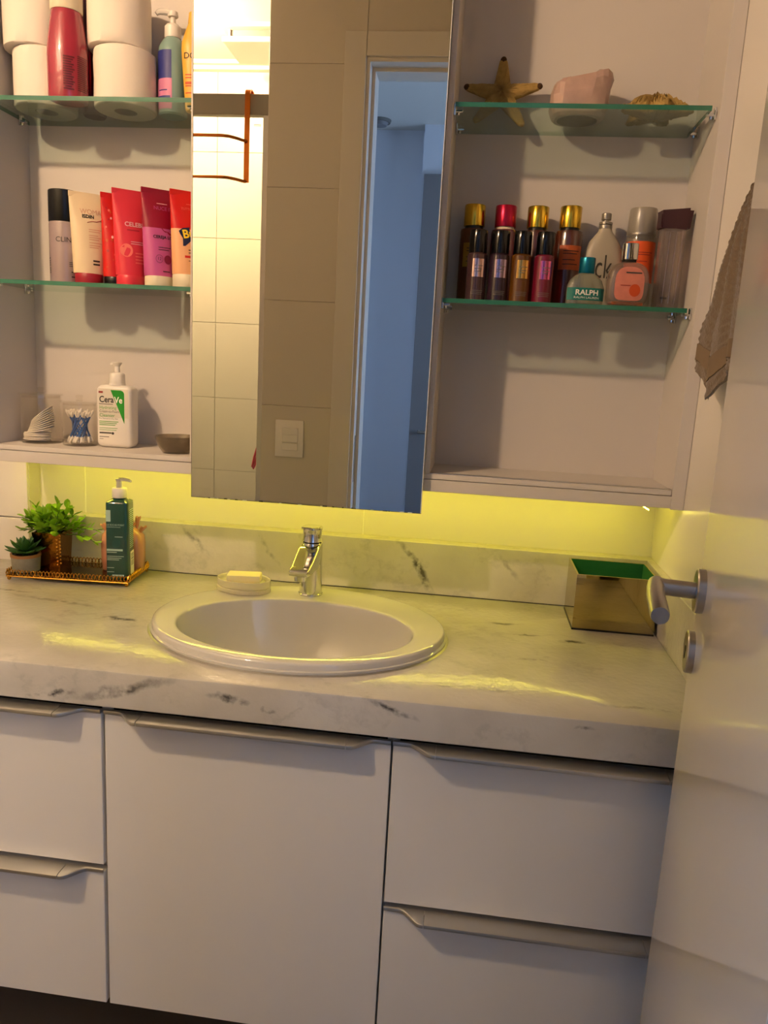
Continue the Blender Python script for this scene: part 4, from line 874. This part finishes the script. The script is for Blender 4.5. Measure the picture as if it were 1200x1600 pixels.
# succulent
t = thing('succulent', 'dark green succulent in a small concrete pot on the tray', 'plant', (-.925, -.1335, ZP), 0)
obj('pot', lathe([(.0250, 0), (.0275, .0015), (.0295, .034), (.0297, .0375), (.0270, .0375), (.0262, .030)], 36), 'concrete', t)
obj('rim_band', loft([sring(r, r, z, 36) for r, z in ((.0296, .0315), (.0302, .0320), (.0302, .0378), (.0268, .0380))], False, False), 'terra', t, label='ochre band around the rim')
obj('soil', lathe([(.0262, .029), (.0262, .031)], 24), 'soil', t)
suc = mesh_of('leaf', loft([[(math.cos(a) * w_, y, z_ + math.sin(a) * h_) for a in [2 * PI * k / 8 for k in range(8)]] for y, w_, z_, h_ in ((0, .0035, 0, .0018), (.008, .0062, .0005, .0024), (.017, .0082, .0018, .0026), (.026, .0066, .0042, .0020), (.032, .0032, .0064, .0012), (.0355, .0004, .008, .0004))]), M['leafd'])
for k, (n, tilt, sc_, zz) in enumerate(((8, .08, 1.15, .040), (7, .48, 1.0, .0425), (6, .85, .85, .045), (4, 1.2, .62, .047))):
    for i in range(n):
        a = 2 * PI * (i + .5 * (k % 2)) / n + .2
        o = obj('leaf', suc, None, t, (.003 * math.cos(a), .003 * math.sin(a), zz)); o.rotation_euler = Euler((tilt, 0, a - PI / 2)); o.scale = (sc_, sc_, sc_)
obj('stem', lathe([(.006, .0305), (.006, .048)], 10), 'leafd', t)
# green pump bottle
M['grnb'] = clear('dark_teal_bottle', '#0f6a5e', '#05473f', .78, ior=1.5); M['mint'] = mat('pale_print', '#a8c4ba', .5)
t = thing('gel_pump_bottle', 'dark teal square pump bottle with white pump on the tray', 'bottle', (-.7195, -.1215, ZP), math.radians(10))
def rsq(a, z, p=7): return sring(a, a, z, 40, p)
obj('bottle', loft([rsq(.0215, 0), rsq(.0232, .0015), rsq(.0235, .004), rsq(.0235, .160), rsq(.0230, .1635), rsq(.0175, .167, 3), sring(.0125, .0125, .170, 40, 2)]), 'grnb', t, angle=50)
ff = flat(-.0240); fs = lambda x, z: (.0240, x, z)
patch('logo_plate', (-.0215, -.0120, .124, .148), t, 'mint', ff)
text('lettering', 'LA ROCHE-POSAY', .0054, t, 'mint', ff, -.0205, .117, 'LEFT', sx=.82); lines('print', t, 'mint', ff, -.0205, .008, [.1125], .0007)
lines('print', t, 'mint', ff, -.004, .012, [.092], .0014); patch('spot', [(-.001 + .009 * math.cos(a), .078 + .009 * math.sin(a)) for a in [2 * PI * q / 20 for q in range(20)]], t, mat('dull_teal_print', '#0c453f', .5), ff)
lines('print', t, 'mint', ff, -.0205, .012, [.0640], .0042); lines('print', t, 'mint', ff, -.0205, .000, [.0590], .0014); lines('print', t, 'mint', ff, -.0205, .014, [.0505, .0465, .043], .0012, .35)
lines('print', t, 'mint', ff, -.0205, -.006, [.026, .017], .0012); lines('print', t, 'mint', ff, -.010, .014, [.0095], .0036)
lines('print', t, 'mint', fs, -.014, .016, [.147 - .0042 * k for k in range(20)], .0014, .2)
patch('barcode_label', (-.010, .016, .006, .058), t, 'whitep', fs, 'white barcode label')
lines('barcode', t, 'greyp', lambda x, z: (.0243, x, z), -.006, .012, [.052, .0495, .0465, .043, .041, .037, .034, .031, .028], .0013)
obj('neck', lathe([(.0125, .170), (.0125, .173)], 24), 'dark', t)
obj('collar', lathe([(.0145, .1715), (.0150, .1725), (.0150, .1900), (.0140, .1915), (.0095, .1920)], 32), 'wplast', t)
obj('pump_stem', lathe([(.0065, .192), (.0062, .2060)], 18), 'wplast', t)
obj('pump_head', xf(merge(lathe([(.0068, .2060), (.0080, .2075), (.0078, .2105), (.005, .2115)], 20), tube([(0, 0, .209), (.014, 0, .2105), (.024, 0, .2098), (.030, 0, .2075)], [.0042, .0040, .0034, .0028], 10)), rot=(0, 0, math.radians(-25))), 'wplast', t)
# peach wrapped packet
M['bag'] = clear('peach_plastic_wrap', '#e8c0a0', '#d89a78', .72, rough=.15)
t = thing('wrapped_packet', 'peach plastic-wrapped packet behind the teal pump bottle', 'packet', (-.7395, -.066, ZP), math.radians(8))
rng = random.Random(8)
R = []
for k, (z, a, b) in enumerate(((0, .042, .0195), (.003, .0445, .0215), (.03, .0455, .0225), (.06, .0455, .0225), (.078, .0440, .0205), (.088, .036, .014), (.094, .028, .008))):
    R.append([(x + rng.uniform(-.0012, .0012), y + rng.uniform(-.0012, .0012), z) for x, y, _ in sring(a, b, 0, 36, 3.5)])
obj('packet', loft(R), 'bag', t, angle=60)
def crumple(c, sx_, sy_, sz_, seed, lean):
    r_ = random.Random(seed); R = []
    for k in range(1, 9):
        f_ = k / 9; R.append([(c[0] + sx_ * (.25 + .9 * f_) * math.cos(2 * PI * j / 18) * (1 + .16 * math.sin(5 * 2 * PI * j / 18 + seed)) + lean * f_ + r_.uniform(-.0008, .0008),
            c[1] + sy_ * (.25 + .9 * f_) * math.sin(2 * PI * j / 18) * (1 + .16 * math.sin(5 * 2 * PI * j / 18 + seed)), c[2] + sz_ * f_ + .0025 * f_ * math.sin(4 * 2 * PI * j / 18 + seed)) for j in range(18)])
    return loft(R, True, False)
obj('frill', merge(crumple((-.034, 0, .080), .007, .006, .022, 1, -.008), crumple((-.018, 0, .086), .008, .006, .020, 2, -.004)), 'bag', t, angle=80)
obj('frill', merge(crumple((.034, 0, .080), .007, .006, .020, 3, .012), crumple((.016, 0, .086), .008, .006, .020, 4, .004)), 'bag', t, angle=80)
obj('knot_tail', crumple((.028, .004, .088), .0055, .005, .034, 5, .004), 'bag', t, angle=80)
# mirrored box
t = thing('mirrored_box', 'open smoked-mirror box with green lining in the right corner', 'box', (.293, -.1015, CZ), 0)
bx0, bx1, by0, by1, bh, th = -.0765, .0765, -.0640, .0660, .110, .003
for nm, q in (('front_pane', (bx0, bx1, by0, by0 + th, .0035, bh)), ('rear_pane', (bx0, bx1, by1 - th, by1, .0035, bh)), ('side_pane', (bx0, bx0 + th, by0 + th, by1 - th, .0035, bh)), ('side_pane', (bx1 - th, bx1, by0 + th, by1 - th, .0035, bh))): obj(nm, box(*q), 'boxmir', t)
obj('base', box(bx0 - .0008, bx1 + .0008, by0 - .0008, by1 + .0008, 0, .0035), 'black', t)
for nm, q in (('lining', (bx0 + th, bx1 - th, by0 + th, by0 + th + .0012, .005, bh - .0005)), ('lining', (bx0 + th, bx1 - th, by1 - th - .0012, by1 - th, .005, bh - .0005)), ('lining', (bx0 + th, bx0 + th + .0012, by0 + th + .0012, by1 - th - .0012, .005, bh - .0005)), ('lining', (bx1 - th - .0012, bx1 - th, by0 + th + .0012, by1 - th - .0012, .005, bh - .0005)), ('lining', (bx0 + th, bx1 - th, by0 + th, by1 - th, .0035, .005))): obj(nm, box(*q), 'green_in', t, label='dark green felt lining')
# towel on the side wall
t = thing('hand_towel', 'taupe textured hand towel hanging on the side wall behind the door', 'towel', (.372, -.42, 1.62), 0)
left = [(.0, .014), (-.030, .045), (-.078, .078), (-.110, .108), (-.158, .136), (-.190, .172), (-.206, .172), (-.262, .168)]   # z below hook, reach towards the wall end (y)
R = []; nU = 44; NK = 120
for kk in range(NK + 1):
    k = 24 * kk / NK; dz = -.262 * k / 24
    for (za, wa), (zb, wb_) in zip(left[:-1], left[1:]):
        if zb <= dz <= za: wl = wa + (wb_ - wa) * (dz - za) / (zb - za)
    row = []
    for i in range(nU + 1):
        u = -1 + 2 * i / nU; fold = math.sin(u * 11 + .6) * .006 * min(1, k / 6) + .002 * math.sin(u * 23 + k * .3)
        zz = dz - (.045 * max(0, 1 - abs(u - .45) / .5) * (k / 24) ** 3)
        rib = .0011 * math.sin(dz * 520 + abs(math.sin(u * 7)) * 9) * (0 if 19.6 < k < 22.2 else 1)
        row.append((-.006 + rib + fold * .8 - .010 * (1 - abs(u)) * min(1, k / 8), u * wl, zz))
    R.append(row)
def thick(R, d):
    back = [[(x + d, y, z) for x, y, z in r] for r in R]
    rings = [list(a) + list(reversed(b)) for a, b in zip(R, back)]
    return loft(rings)
obj('cloth', thick(R, .005), 'towel', t, angle=80)
band = [[(x - .0016, y, z) for x, y, z in R[k]] for k in (99, 102, 105, 108, 111)]
obj('woven_band', thick(band, .0012), mat('towel_band', '#74624c', .95), t, angle=80)
hk = thing('wall_hook', 'small steel hook on the side wall holding the towel', 'hook', (.392, -.42, 1.632), 0)
obj('plate', box(-.003, .0008, -.012, .012, -.016, .016, .001, 1), 'steel', hk)
obj('prong', tube([(-.003, 0, 0), (-.016, 0, -.004), (-.022, 0, .002), (-.024, 0, .012)], .003, 8), 'steel', hk)
